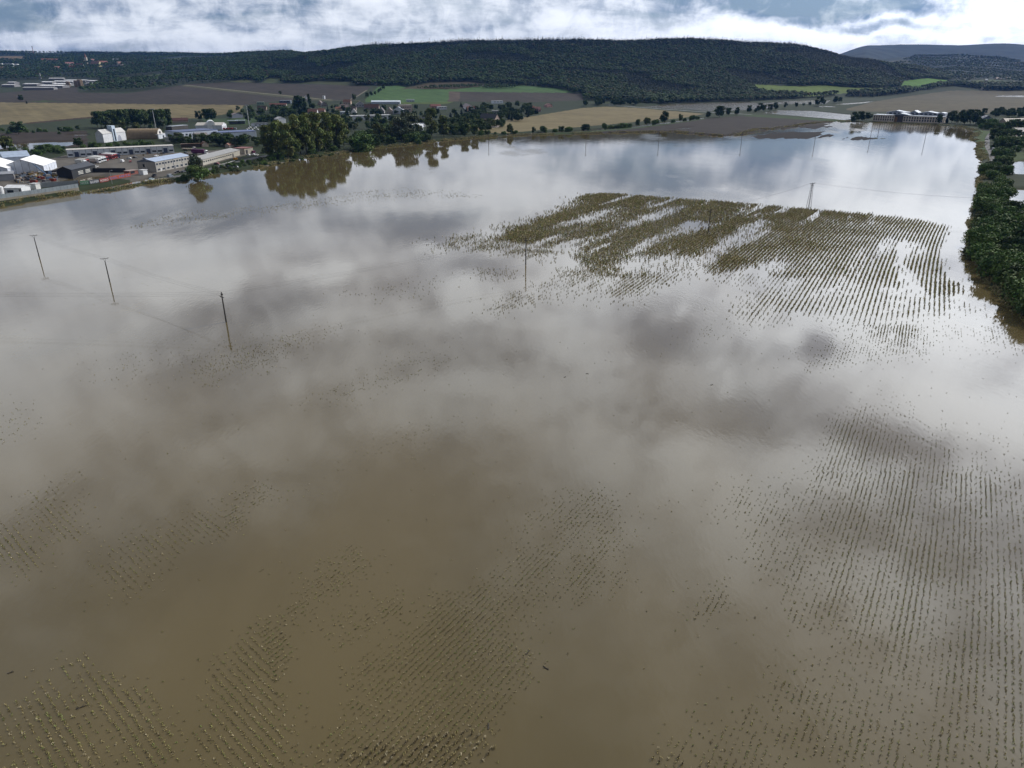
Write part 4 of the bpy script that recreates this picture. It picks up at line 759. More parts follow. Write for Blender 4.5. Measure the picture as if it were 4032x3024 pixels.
# village houses
VH = [((z4(48, 497), z4(178, 497)), 9, 3.2, 7.5, 'x', (.42, .33, .26), DKROOF, 'house with brown roof at the left end of the village'),
      ((z4(45, 425), z4(150, 423)), 8, 6, None, 'x', (.22, .30, .24), (.28, .36, .32), 'green flat building with a yellow end at the left of the village'),
      ((z4(225, 440), z4(470, 437)), 8, 3.4, 5.5, 'x', (.40, .36, .3), RED, 'long low building with brick red roof at the left of the village'),
      ((z4(370, 398), z4(530, 396)), 10, 5.5, None, 'x', (.12, .15, .19), (.32, .36, .42), 'dark blue flat roofed store at the upper left of the village'),
      ((z4(925, 425), z4(985, 425)), 12, 4, 8.5, 'y', (.38, .3, .25), BROWN, 'narrow gabled house with brown roof right of the columnar poplars'),
      ((z4(985, 440), z4(1062, 440)), 11, 4, 8.5, 'y', (.25, .23, .22), DKROOF, 'narrow dark gabled house beside the brown gabled house'),
      ((z4(1295, 408), z4(1405, 408)), 10, 4.5, 9.0, 'x', (.56, .42, .34), (.17, .095, .07), 'twin house with tan roof uppermost in the village'),
      ((z4(1232, 470), z4(1350, 500)), 10, 4.5, 9.5, 'x', (.46, .36, .3), ORANGE, 'tall house with orange tiled roof in the village middle'),
      ((z4(1190, 507), z4(1282, 507)), 9, 4, 7, 'x', (.62, .50, .32), ORANGE, 'pale yellow house with dormered orange roof'),
      ((z4(1482, 455), z4(1612, 455)), 14, 5.5, 11, 'y', (.34, .35, .37), (.15, .13, .13), 'big grey gabled house above the long brown roofs'),
      ((z4(1362, 500), z4(1480, 500)), 9, 4, 8, 'x', (.3, .25, .22), DKROOF, 'low dark roofed house below the tan twin house'),
      ((z4(1600, 482), z4(1812, 482)), 11, 4, 9, 'x', (.32, .25, .21), (.10, .055, .045), 'long dark brown roof with one bright skylight'),
      ((z4(1412, 545), z4(1480, 545)), 10, 3, 8, 'y', (.72, .73, .74), (.15, .14, .14), 'white steep gable facing the water'),
      ((z4(780, 555), z4(915, 555)), 11, 3.5, 9, 'x', (.64, .64, .66), (.22, .12, .095), 'house with white gable and reddish roof above the poplars'),
      ((z4(930, 537), z4(1025, 537)), 9, 4, 8, 'x', (.40, .32, .28), (.25, .13, .09), 'house with light brick roof beside the white gabled house'),
      ((z4(1250, 556), z4(1368, 556)), 9, 4.5, None, 'x', (.58, .64, .70), (.66, .72, .78), 'white flat roofed store in the village middle'),
      ((z4(1815, 545), z4(1890, 545)), 10, 4.5, 10, 'y', (.36, .36, .37), (.12, .10, .1), 'grey steep gable right of the long brown roof'),
      ((z4(1922, 548), z4(2010, 548)), 10, 5, 10.5, 'y', (.50, .44, .36), (.14, .08, .07), 'cream steep gable left of the beige block'),
      ((z4(2020, 550), z4(2170, 550)), 12, 7, 12, 'y', (.70, .73, .77), (.28, .31, .36), 'white house with grey mansard roof before the beige block'),
      ((z4(2120, 525), z4(2300, 520)), 14, 12, None, 'x', (.50, .41, .35), (.35, .3, .27), 'tall beige block at the right of the village'),
      ((z4(1420, 640), z4(1990, 625)), 14, 6.5, None, 'x', (.60, .62, .64), (.52, .52, .52), 'long white flat store behind the bank trees'),
      ((zb(625, 560), zb(748, 558)), 10, 4, 7.5, 'x', (.34, .22, .18), (.17, .065, .05), 'house with dark red roof right of the beige block'),
      ((zb(715, 578), zb(822, 575)), 9, 5.5, None, 'x', (.58, .60, .62), (.5, .5, .5), 'white flat annex right of the dark red roof'),
      ((zb(1012, 540), zb(1085, 600)), 13, 5, 11, 'x', (.74, .75, .77), (.12, .065, .055), 'white gabled house with maroon roof at the right of the village'),
      ((zb(1085, 600), zb(1200, 598)), 10, 5, 9.5, 'x', (.42, .23, .10), (.14, .06, .05), 'orange walled house with red roof'),
      ((zb(1225, 712), zb(1420, 722)), 11, 4, 10.5, 'x', (.56, .44, .38), (.045, .045, .05), 'pink gabled house with dark slate roof near the flooded tan field'),
      ((zb(1380, 640), zb(1482, 640)), 10, 7, None, 'x', (.36, .37, .36), (.3, .3, .3), 'grey cube house behind the pink gabled house'),
      ((zb(1165, 632), zb(1258, 632)), 7, 3.2, None, 'x', (.42, .38, .34), (.24, .16, .13), 'low hut with red flat roof left of the pink house'),
      ((zb(1395, 500), zb(1520, 500)), 9, 5.5, None, 'x', (.68, .72, .78), (.55, .58, .62), 'white flat house by the brown field'),
      ((zb(1832, 582), zb(1912, 582)), 9, 3.5, 8, 'x', (.36, .24, .2), (.22, .075, .05), 'house with bright red roof at the far right of the village'),
      ((zb(1912, 600), zb(1990, 600)), 9, 4, 8.5, 'x', (.38, .24, .22), (.16, .07, .065), 'house with dull red roof next to the bright red roof'),
      ((zb(2065, 545), zb(2132, 545)), 8, 4, 7.5, 'y', (.38, .22, .20), (.17, .09, .08), 'pink house standing alone right of the village'),
      ((zb(410, 745), zb(545, 745)), 12, 5, 8.5, 'x', (.30, .30, .31), (.045, .05, .055), 'barn with black roof behind the white shed'),
      ((zb(455, 800), zb(555, 790)), 10, 4.5, None, 'x', (.32, .34, .36), (.28, .31, .35), 'grey flat store right behind the white shed'),
      ((zb(320, 480), zb(418, 480)), 8, 5, None, 'x', (.5, .54, .6), (.5, .52, .55), 'pale blue box building by the green field'),
      ((zr(1655, 600), zr(1832, 602)), 14, 6.5, 12, 'y', (.20, .24, .32), (.14, .15, .18), 'blue gabled house with white eaves on the right'),
      ((zr(1985, 625), zr(2240, 620)), 14, 5, 10, 'x', (.3, .26, .22), (.07, .055, .05), 'large house with dark roof on the right edge'),
      ((zr(2112, 748), zr(2240, 745)), 10, 5, 9, 'x', (.50, .54, .62), (.10, .11, .14), 'white house with dark roof on the right edge'),
      ((zr(1985, 785), zr(2055, 780)), 7, 3.5, None, 'x', (.36, .40, .42), (.45, .50, .52), 'pale garden shed in the right village'),
      ((zr(2100, 850), zr(2260, 845)), 10, 4.5, 8, 'x', (.3, .32, .36), (.085, .09, .12), 'dark blue roofed house by the right pond'),
      ((zr(1845, 940), zr(1910, 940)), 5, 2.8, None, 'x', (.35, .36, .36), (.38, .4, .42), 'small flat garage by the road with the car lights')]
for (fl, fr), dp, wl, rg, al, wc, rc, lb in VH:
    n = 3; a, rz, w, d = frame(fl, fr, None, dp)
    ws = winrow('f', n, w * .12, w * .3, 1.1 if wl < 5.2 else 3.4, w * .13, 1.3) + ([('r', d * .3, 1.2, d * .15, 1.3)])
    if wl > 9: ws += winrow('f', 5, w * .1, w * .17, 8, w * .1, 1.4)
    hall('house', lb, fl, fr, dp, wall=wl, ridge=rg, along=al, wc=wc, rc=rc, wins=ws, cat='house', group='village houses', chimney=.35 if rg else None)
o, w, d = hall('white_shed', 'white metal shed with dark door at the waterline in the trees', zb(348, 842), zb(508, 842), 22, wall=6.5, ridge=8.5, along='y', wc=(.66, .70, .78), rc=(.62, .64, .66), wins=[('f', 5, 0, 9, 3.2, 'garage_door', paint((.05, .07, .13))), ('f', 12, 4.6, 1.2, 1.0), ('f', 14, 4.6, 1.2, 1.0), ('f', 10, 4.6, 1.2, 1.0)])
hall('long_hall', 'long pale blue roofed hall at the edge of the green field', z4(1702, 404), z4(2120, 408), 20, wall=4.5, ridge=7, along='x', wc=(.46, .52, .60), rc=(.55, .62, .70))
hall('riding_hall', 'white roofed hall at the forest edge above the brown field', z4(1500, 122), z4(1750, 126), 18, wall=4, ridge=8, along='x', wc=(.16, .15, .14), rc=(.80, .81, .82))
hall('forest_lodge', 'low building with pink red roof at the foot of the forest', (1474, 318), (1512, 318), 14, wall=4, ridge=10, along='x', wc=(.4, .3, .28), rc=(.38, .12, .11))
hall('field_hut', 'white flat box beside the track across the brown field', z4(996, 333), z4(1026, 333), 7, wall=6.5, wc=(.66, .7, .76), rc=(.6, .62, .66))
hall('field_hut', 'tiny white box on the track right of the columnar poplars', z4(768, 333), z4(784, 333), 5, wall=6.0, wc=(.7, .72, .76), rc=(.6, .62, .66))

# far town at the left
zq = lambda x, y: (x / 3.16, 120 + y / 3.16)
FT = [((0, 452), (30, 452), 13, None, WHITE, GREYP, 'leftmost of the three pale apartment slabs on the far slope'), ((46, 452), (90, 452), 13, None, WHITE, GREYP, 'middle one of the three pale apartment slabs on the far slope'), ((92, 452), (155, 452), 13, None, WHITE, GREYP, 'widest of the pale apartment slabs on the far slope'), ((160, 450), (215, 450), 11, None, WHITE, GREYP, 'rightmost of the pale apartment slabs on the far slope'),
      ((530, 395), (770, 385), 9, 17, CREAM, RED, 'long red roofed manor above the far town'), ((825, 455), (930, 450), 14, 20, WHITE, (.3, .16, .15), 'big white house with pink roof in the far town'), ((872, 472), (950, 468), 6, 12, (.4, .2, .18), RED, 'red roofed house right of the big white house'),
      ((948, 462), (1032, 458), 7, 15, CREAM, (.20, .06, .05), 'bright red roofed house in the far town'), ((1132, 458), (1235, 455), 13, 24, (.70, .60, .36), (.18, .085, .06), 'yellow town hall with red roof in the far town'), ((1238, 428), (1352, 424), 8, 17, CREAM, (.22, .08, .06), 'long brown roofed school right of the yellow town hall'),
      ((1400, 392), (1475, 390), 8, 14, (.6, .55, .42), GREYP, 'grey roofed house uppermost at the right of the far town'), ((1482, 440), (1536, 436), 8, 17, CREAM, (.20, .10, .07), 'orange roofed house at the right end of the far town'), ((702, 495), (765, 490), 7, 14, WHITE, (.25, .12, .1), 'white house low in the far town'), ((0, 495), (60, 490), 6, 13, CREAM, ORANGE, 'orange roofed house at the far left edge'), ((1155, 395), (1215, 392), 7, 15, CREAM, RED, 'red roofed house behind the yellow town hall')]
for p0, p1, wl, rg, wc, rc, lb in FT:
    hall('town_house', lb, zq(*p0), zq(*p1), 16, wall=wl, ridge=rg, along='x', wc=wc, rc=rc, wins=[('f', 3, 3, 6, 2.2), ('f', 12, 3, 6, 2.2)], cat='house', group='houses of the far town')
p = ground_at(*zq(1080, 412)); o = thing('church', 'pale church tower with pointed spire in the far town', 'church', p, .2)
box(-5, 5, -5, 5, -4, 26).build('tower', paint(CREAM), o); MB().tube((0, 0, 26), (0, 0, 46), 5.2, .1, 8).build('spire', paint((.28, .14, .10)), o); box(-11, -5.01, -5, 12, -4, 14).build('nave', paint(CREAM), o)
FH = [((495, 712), (780, 716), 26, .82), ((660, 690), (868, 692), 20, .8), ((662, 655), (905, 660), 22, .78), ((515, 668), (650, 668), 20, .7), ((285, 690), (462, 694), 24, .6), ((805, 640), (1062, 645), 22, .5), ((1075, 650), (1395, 658), 26, .55), ((1055, 682), (1225, 690), 24, .42), ((20, 705), (180, 705), 26, .42), ((285, 742), (670, 738), 18, .34), ((90, 670), (180, 672), 20, .5), ((612, 622), (795, 618), 14, .55)]
for i, (p0, p1, dp, br) in enumerate(FH):
    hall('factory_hall', '{} of the flat halls of the works at the far left, counted from the front'.format(ordinal(i)), zq(*p0), zq(*p1), dp, wall=6.0, ridge=8.2, along='x', wc=(.24, .24, .25), rc=(br, br, br * 1.02), cat='hall', group='halls of the far works')
for i, (x, y0, y1) in enumerate(((845, 640, 702), (862, 640, 702), (948, 628, 700), (965, 628, 700), (988, 618, 698), (1004, 618, 698), (1022, 618, 696))):
    p = ground_at(*zq(x, y1)); o = thing('silo', '{} from the left of the brown silos beside the far works'.format(ordinal(i)), 'silo', p, 0, 'brown silos of the far works'); h = hpx(p, zq(0, y0)[1])
    MB().tube((0, 0, -2), (0, 0, h), 4.2, n=14).build('barrel', paint((.20, .145, .09)), o); MB().tube((0, 0, h + .01), (0, 0, h + 2.2), 4.3, .6, n=14).build('cap', paint((.16, .12, .09)), o)
p = ground_at(*zq(508, 602)); MBc = MB().tube((0, 0, -2), (0, 0, hpx(p, zq(0, 530)[1])), 3.0, 2.0, 12); o = MBc.build('chimney_stack', paint((.36, .37, .37))); o.location = p; tag(o, 'tall grey factory chimney leaning over the far works', 'chimney')
p = ground_at(*zq(420, 292)); h = hpx(p, zq(0, 198)[1]); o = thing('radio_mast', 'red and white radio mast on the far left hill', 'mast', p)
MB().tube((0, 0, -2), (0, 0, h * .9), 3.2, 1.4, 6).build('shaft', paint((.30, .16, .13)), o); MB().tube((0, 0, h * .9), (0, 0, h), 4.5, 4.5, 8).build('antenna_head', paint((.25, .25, .27)), o)
# far valley houses on the right
for i, (x, y, s, c) in enumerate(((1745, 66, 30, (.8, .82, .84)), (2085, 95, 34, (.82, .83, .85)), (1700, 172, 20, (.8, .8, .8)), (1760, 140, 60, (.24, .14, .12)), (1900, 45, 70, (.20, .13, .12)), (2030, 40, 60, (.2, .15, .14)), (2130, 140, 70, (.26, .24, .24)))):
    hall('valley_house', ['white roofed', 'bright white roofed', 'tiny white', 'low red roofed', 'long brown roofed', 'brown roofed', 'grey roofed'][i] + ' house {} in the far valley on the right'.format(['by the bright meadow', 'near the right edge', 'beyond the stubble field', 'left of the hedge', 'under the trees', 'beside the trees', 'at the edge'][i]), zr(x - s / 2, y), zr(x + s / 2, y), 10, wall=5, ridge=10, wc=(.4, .36, .33), rc=c, cat='house', group='houses in the far valley', wins=[('f', 3, 1, 3, 1.5)])

# long arcaded building at the water
def arcade(FL, FR, FE):
    a, rz, w, d = frame(FL, FE, None, 34)
    o = thing('arcaded_building', 'long beige two storey building with pillared windows and metal roofs at the water', 'building', a, rz)
    bc = paint((.62, .54, .46)); gl = paint((.30, .33, .38), .4)
    w1 = w * .31; w2 = w * .44
    box(0, w1, 0, 26, -2, 9.4).build('left_wing', bc, o); box(-.4, w1 + .2, -.4, 26.4, 9.403, 9.8).build('left_roof', paint((.22, .25, .29), .35), o)
    box(w2, w, 1.5, 28, -2, 9.0).build('right_wing', bc, o); box(w2 - .2, w + .4, 1.1, 28.4, 9.003, 9.4).build('right_roof', paint((.21, .24, .28), .35), o)
    box(w1 + .01, w2 - .01, 4, 30, -2, 10).build('entrance_block', paint((.10, .085, .08)), o); box(w1 + .3, w1 + 4, 3.4, 3.99, 0, 7).build('wooden_panel', paint((.30, .17, .08)), o)
    MB().prism([(w1 - 2, 10.02), (w1 + (w2 - w1) * .55, 13), (w2 + 9, 10.02)], 2, 30, 'y').build('entrance_roof', paint((.25, .28, .33), .3), o)
    box(w * .12, w * .97, 30.01, 52, -2, 13).build('upper_storey', paint((.40, .43, .50), .5), o)
    for i, (u, uw, h) in enumerate(((.12, .28, 4), (.46, .13, 5), (.6, .25, 3.6), (.86, .11, 2))): MB().prism([(w * u, 13.01), (w * (u + uw / 2), 13 + h * .6), (w * (u + uw), 13.01)], 29.5, 53, 'y').build('metal_roof', paint((.25, .28, .33), .3), o)
    n = 9
    for i in range(n):
        x = w1 * (i + .25) / n
        for z in (1.6, 5.4): opening(o, w, d, 'f', x, z, w1 / n * .5, 2.8)
    n = 15
    for i in range(n):
        x = w2 + (w - w2) * (i + .25) / n
        for z in (1.6, 5.2): box(x, x + (w - w2) / n * .55, 1.43, 1.496, z, z + 2.7).build('window', GLASS, o)
    for k in range(12): box(w * .16 + k * w * .065, w * .16 + k * w * .065 + w * .04, 29.93, 30.005, 10.2, 12.3).build('window', GLASS, o)
arcade(zr(328, 560), zr(700, 572), zr(1190, 590))

# ------------------------------------------------------------------ fences, walls, masts, scrap
a, rz, w, d = frame((-20, 798), (312, 748), None, 1)
o = thing('panel_fence', 'grey corrugated panel fence above a strip standing for its reflection in the flood', 'fence', a, rz)
box(0, w, 0, .25, -1, 1.3).build('reflection_base', paint((.24, .215, .17)), o); fb = MB(); n = int(w / 1.2)  # beige base is a solid stand-in for the fence's reflection in the water
for i in range(n): fb.box(w * i / n + .02, w * (i + 1) / n - .02, .05 + .06 * (i % 2), .13 + .06 * (i % 2), 1.305, 3.7)
fb.build('metal_panels', paint((.24, .275, .30), .5), o)
a, rz, w, d = frame((158, 742), (312, 730), None, 1); o = thing('board_fence', 'grey board fence enclosing the scrap yard behind the panel fence', 'fence', a, rz); fb = MB(); n = int(w / 1.0)
for i in range(n): fb.box(w * i / n + .02, w * (i + 1) / n - .02, .03 * (i % 2), .1 + .03 * (i % 2), -.5, 3.2)
fb.build('boards', paint((.27, .29, .31)), o); box(0, w, .14, .22, 2.4, 2.6).build('rail', paint((.2, .2, .2)), o)
# graffiti boards
def word(txt, size, x, z, m, parent, nm='lettering'):
    cu = bpy.data.curves.new(nm, 'FONT'); cu.body = txt; cu.size = size; cu.extrude = .03
    tmp = bpy.data.objects.new(nm, cu); C.objects.link(tmp); dg = bpy.context.evaluated_depsgraph_get(); me = bpy.data.meshes.new_from_object(tmp.evaluated_get(dg)); bpy.data.objects.remove(tmp)
    me.materials.clear(); me.materials.append(m); o = link(nm, me, parent); o.rotation_euler = (R(90), 0, 0); o.location = (x, -.1, z); return o
G = [((1010, 1030), (1160, 1040), (.34, .12, .04), 'OKVAO', (.62, .60, .55), 'orange graffiti board with pale letters'), ((1168, 1040), (1300, 1025), (.10, .26, .15), 'NCCE', (.62, .66, .64), 'green graffiti board with white letters'),
     ((1308, 1020), (1448, 1000), (.07, .08, .10), 'BOPER', (.62, .64, .66), 'black graffiti board with pale letters'), ((1455, 995), (1585, 975), (.27, .05, .05), 'RCKKO', (.68, .66, .64), 'dark red graffiti board with white RCKKO letters'),
     ((1592, 968), (1900, 910), (.34, .07, .035), 'DEL META', (.16, .20, .42), 'long orange red graffiti board with blue letters')]
for p0, p1, c, tx, tc_, lb in G:
    a, rz, w, d = frame(zl(*p0), zl(*p1), None, .2); o = thing('graffiti_board', lb, 'graffiti wall', a, rz, 'graffiti boards by the flooded road')
    box(0, w, 0, .2, -.6, 2.5).build('board', paint(c), o); hh = 1.9; t = word(tx, hh, .4, .5, paint(tc_), o); sx = max(v.co.x for v in t.data.vertices); t.scale = ((w - .8) / sx, 1, 1)
# low dark wall of the yard and quay
for (p0, p1, h, c, lb) in ((zl(1310, 850), zl(1830, 850), 3.0, (.035, .038, .045), 'black boundary wall between yard and graffiti boards'), (zl(640, 880), zl(830, 870), 2.4, (.04, .042, .05), 'dark fence left of the black workshop'), ((0, 667), (0.1, 667.1), 1, DKGREY, None)):
    if not lb: continue
    a, rz, w, d = frame(p0, p1, None, .3); o = thing('boundary_wall', lb, 'wall', a, rz); box(0, w, 0, .3, -.5, h).build('wall_face', paint(c), o); box(-.1, w + .1, -.06, .36, h + .003, h + .12).build('coping', paint((.1, .1, .11)), o)
def flood_mast(px, pyb, pyt, lb):
    p = ground_at(px, pyb); h = hpx(p, pyt); o = thing('floodlight_mast', lb, 'floodlight mast', p, 0, 'floodlight masts'); m = paint((.50, .52, .54), .4)
    MB().tube((0, 0, -.5), (0, 0, h), .55, .3, 10).build('pole', m, o); box(-2.6, 2.6, -.3, .3, h + .01, h + .5).build('crossbar', m, o)
    for i in range(6): x = -2.2 + i * .88; box(x - .32, x + .32, -.75, -.31, h - .2, h + .9).build('lamp', paint((.30, .31, .33)), o)
flood_mast(615, 512, 431, 'tall grey floodlight mast beside the arched hangar'); flood_mast(982, 500, 416, 'tall grey floodlight mast beside the sports ground')
for i, (x, y, t, lb) in enumerate(((zl(1630, 1010)[0], zl(0, 1010)[1], zl(0, 820)[1], 'thin street lamp in front of the graffiti boards'), (zi(295, 1040)[0], zi(0, 1045)[1], zi(0, 860)[1], 'thin street lamp in front of the office gable'), (zl(1975, 660)[0], zl(0, 655)[1], zl(0, 560)[1], 'thin lamp post in the lorry yard'), (z4(1440, 800)[0], z4(0, 805)[1], z4(0, 700)[1], 'white post with cross top in the bushes right of the poplars'), (z4(1485, 800)[0], z4(0, 800)[1], z4(0, 680)[1], 'thin street lamp in the bushes right of the white cross post'), (zr(2080, 1010)[0], zr(0, 1010)[1], zr(0, 870)[1], 'street lamp on the lawn beside the right pond'))):
    p = ground_at(x, y); h = hpx(p, t); o = thing('street_lamp', lb, 'street lamp', p, .8); MB().tube((0, 0, -.3), (0, 0, h), .12, .07, 8).build('pole', paint((.36, .37, .38)), o)
    MB().tube((0, 0, h), (1.3, 0, h + .2), .05).build('arm', paint((.36, .37, .38)), o); box(1.1, 1.9, -.18, .18, h + .08, h + .26).build('lamp_head', paint((.5, .5, .5)), o)

# vehicles
TYRE = mat('tyre_rubber', (.02, .02, .02), .85, .2, 3); CARG = mat('car_glass', (.02, .025, .03), .08, .1, 1, 0, .6)
def wheels(o, xs, y, r=.34, w=.24):
    for x in xs:
        for s in (-1, 1):
            t = MB().tube((x, s * y, r), (x, s * (y - w), r), r, r, 12).build('wheel', TYRE, o); MB().tube((x, s * (y + .01), r), (x, s * (y - .05), r), r * .55, r * .55, 8).build('rim', paint((.4, .4, .42), .3), t)
def car(px, py, ang, c, lb, kind='car', group='parked cars and vans'):
    p = ground_at(px, py); p.z = max(p.z, 0.0) if gnd(p) < .3 else gnd(p); o = thing({'car': 'parked_car', 'van': 'van', 'pickup': 'pickup_truck'}[kind], lb, 'van' if kind == 'van' else ('pickup' if kind == 'pickup' else 'car'), p, ang, group); m = paint(c, .3)
    if kind == 'van':
        MB().prism([(-2.6, .35), (2.5, .35), (2.6, 1.0), (2.0, 1.25), (1.3, 2.2), (-2.6, 2.25)], -.95, .95, 'y').build('body', m, o)
        MB().prism([(1.42, 1.25), (1.92, 1.28), (1.36, 2.05), (.5, 2.05), (.5, 1.25)], -.97, .97, 'y').build('cab_glass', CARG, o); xs = (-1.7, 1.7)
    elif kind == 'pickup':
        MB().prism([(-2.6, .45), (2.6, .45), (2.6, 1.05), (1.3, 1.15), (.7, 1.85), (-.6, 1.85), (-.8, 1.1), (-2.6, 1.1)], -.95, .95, 'y').build('body', m, o)
        MB().prism([(1.15, 1.17), (.66, 1.75), (-.5, 1.75), (-.6, 1.17)], -.97, .97, 'y').build('cab_glass', CARG, o); xs = (-1.6, 1.6)
    else:
        MB().prism([(-2.1, .3), (2.1, .3), (2.15, .75), (1.2, .92), (.45, 1.42), (-1.2, 1.45), (-1.9, .95), (-2.15, .85)], -.87, .87, 'y').build('body', m, o)
        MB().prism([(1.05, .93), (.42, 1.36), (-1.15, 1.38), (-1.65, .95)], -.885, .885, 'y').build('cabin_glass', CARG, o); xs = (-1.35, 1.35)
    wheels(o, xs, .9 if kind == 'car' else .98)
    for s in (-.6, .6): box(2.1 if kind == 'car' else 2.55, 2.18 if kind == 'car' else 2.63, s - .18, s + .18, .62, .78).build('headlight', paint((.75, .75, .72), .2), o)
RD = math.atan2(ground_at(950, 640).y - ground_at(830, 668).y, ground_at(950, 640).x - ground_at(830, 668).x)
SIL = (.45, .47, .50); BLK = (.02, .022, .028)
for x, y, a, c, lb, k in ((*zi(905, 990), RD, SIL, 'silver van parked in front of the office block', 'van'), (*zi(825, 1028), RD, (.09, .10, .12), 'dark car left of the silver van', 'car'), (*zi(740, 1045), RD + 2.6, BLK, 'black pickup between dark car and silver minibus', 'pickup'), (*zi(630, 1100), RD, (.20, .24, .29), 'blue grey minibus standing in the flooded road', 'van'),
                          (*zi(400, 1092), RD + .2, BLK, 'black pickup at the office gable', 'pickup'), (*zi(360, 1140), RD, (.5, .62, .68), 'pale car half sunk in the flooded road', 'car'), (*zi(1295, 912), RD, BLK, 'black car in front of the long low shed', 'car'), (*zi(1580, 850), RD + .1, (.55, .26, .03), 'orange yellow delivery van by the long shed', 'van'),
                          (*zi(1765, 785), RD + 1.2, WHITE, 'white car left of the three by the red garage', 'car'), (*zi(1835, 782), RD + 1.2, WHITE, 'white car in the middle of the three by the red garage', 'car'), (*zi(1890, 788), RD + .1, WHITE, 'white saloon right of the three by the red garage', 'car'), (*zi(1840, 750), RD, (.10, .02, .06), 'dark maroon van behind the white cars', 'van'),
                          (*zi(1962, 752), RD + 1, BLK, 'black car below the leftmost poplar', 'car'), (*zi(2012, 748), RD + 1, WHITE, 'white car below the leftmost poplar', 'car'), (*zi(2065, 750), RD + 1, (.12, .15, .2), 'dark blue car half hidden by the poplar', 'car'), (*zl(1780, 700), RD + .3, WHITE, 'white van alone in the lorry yard', 'van'),
                          (*zl(1400, 775), RD, (.5, .5, .5), 'grey car near the black boundary wall', 'car'), (*zl(1370, 800), RD, WHITE, 'white car at the black boundary wall', 'car'), (*zr(1750, 795), 2.2, (.3, .3, .32), 'dark car with lights on the right bank road', 'car')):
    car(x, y, a, c, lb, k)
for i in range(7): car(*zi(1735 + i * 26, 412 - (i % 3) * 14), RD + 1.3, WHITE if i % 4 else SIL, '{} of the white cars parked at the sports ground'.format(ordinal(i)), 'car', 'white cars at the sports ground')
for i in range(4): car(*zi(1405 + i * 55, 408), RD + 1.3, (.25, .03, .03) if i < 3 else (.3, .32, .36), '{} from the left of the vans behind the white warehouse'.format(ordinal(i)), 'van', 'vans behind the white warehouse')
gC = random.Random(5)
for i in range(16):
    x, y = [(gC.uniform(500, 590), gC.uniform(612, 640)), (gC.uniform(840, 935), gC.uniform(642, 656)), (gC.uniform(560, 760), gC.uniform(598, 612))][i % 3]
    c_, cn = [((.5, .52, .54), 'silver'), ((.03, .035, .045), 'black'), (WHITE, 'white'), ((.20, .03, .03), 'red'), ((.05, .08, .16), 'blue')][i % 5]
    p = ground_at(x, y + 6); car(x, y + 6, gC.random() * 6, c_, '{} car parked {}, {} of the extra yard cars'.format(cn, ['in the lorry yard', 'before the long low shed', 'below the garage row'][i % 3], ordinal(i)), 'car', 'cars parked around the yard')
for i in range(14):
    x, y = gC.uniform(300, 700), gC.uniform(606, 616); p = ground_at(x, y); p.z = gnd(p); o = thing('pallet_stack', 'pallet stack by the garage row, {} from the back of the yard'.format(ordinal(i)), 'pallets', p, gC.random(), 'pallet stacks in the yard')
    for k in range(3): box(-.7, .7, -.6, .6, k * .5, k * .5 + .42).build('pallet', paint((.22 + .05 * (i % 3), .17, .11)), o)
def lorry(px, py, ang, cabc, trc, lb, ln=13.6, cat='lorry', grp='lorries parked in the yard', hgt=4.0):
    p = ground_at(px, py); p.z = gnd(p); o = thing('lorry', lb, cat, p, ang, grp)
    cb = MB().prism([(-.0, .6), (2.3, .6), (2.35, 1.6), (2.15, 3.3), (1.6, 3.75), (0, 3.75)], -1.24, 1.24, 'y').build('cab', paint(cabc, .3), o)
    MB().prism([(2.345, 1.75), (2.42, 1.75), (2.24, 3.0), (2.17, 3.0)], -1.1, 1.1, 'y').build('windscreen', CARG, cb)
    for s in (-.9, .9): box(2.36, 2.42, s - .2, s + .2, .8, 1.05).build('headlight', paint((.75, .75, .7), .2), cb)
    t = box(-ln - .9, -.9, -1.27, 1.27, 1.15, hgt).build('trailer', paint(trc, .5), o); box(-ln, -1.2, -1.0, 1.0, .75, 1.146).build('chassis', paint(DKGREY), o)
    wheels(o, (1.3, -2.2, -ln + .6, -ln + 1.9, -ln + 3.2), 1.22, .5, .34)
LA = math.atan2(ground_at(*zl(1440, 712)).y - ground_at(*zl(1080, 690)).y, ground_at(*zl(1440, 712)).x - ground_at(*zl(1080, 690)).x)
for x, y, c, t, lb in ((1225, 738, WHITE, (.52, .52, .50), 'small white lorry in front of the row of lorries'), (1262, 722, (.34, .035, .03), (.58, .56, .52), 'red cabbed lorry behind the small white lorry'), (1430, 710, WHITE, (.40, .40, .38), 'white cabbed lorry with grey tilt, first of the row'), (1470, 699, WHITE, (.44, .44, .42), 'white cabbed lorry with grey tilt, second of the row'), (1508, 690, (.62, .68, .72), (.60, .60, .58), 'pale blue cabbed lorry, third of the row'),
                       (1540, 680, (.30, .03, .035), (.72, .72, .70), 'bright red cabbed lorry in the middle of the row'), (1628, 660, (.22, .025, .03), (.15, .03, .04), 'dark red lorry with dark red trailer'), (1668, 648, (.28, .03, .03), (.72, .72, .72), 'red cabbed lorry with white trailer near the row end'), (1708, 640, (.03, .035, .10), (.70, .70, .70), 'navy cabbed lorry, last of the row')):
    lorry(*zl(x, y), LA, c, t, lb, 13.6 if x > 1300 else 8)
lorry(*zi(1140, 770), math.atan2(ground_at(*zi(1140, 770)).y - ground_at(*zi(790, 752)).y, ground_at(*zi(1140, 770)).x - ground_at(*zi(790, 752)).x), (.70, .72, .74), (.11, .02, .085), 'purple lorry trailer with white roof behind the office block', 13.6, 'lorry', 'lorries behind the office block', 4.4)
lorry(*zi(970, 716), LA, (.3, .28, .26), (.32, .25, .18), 'tan flatbed lorry behind the purple trailer', 13.6, 'lorry', 'lorries behind the office block', 2.0)
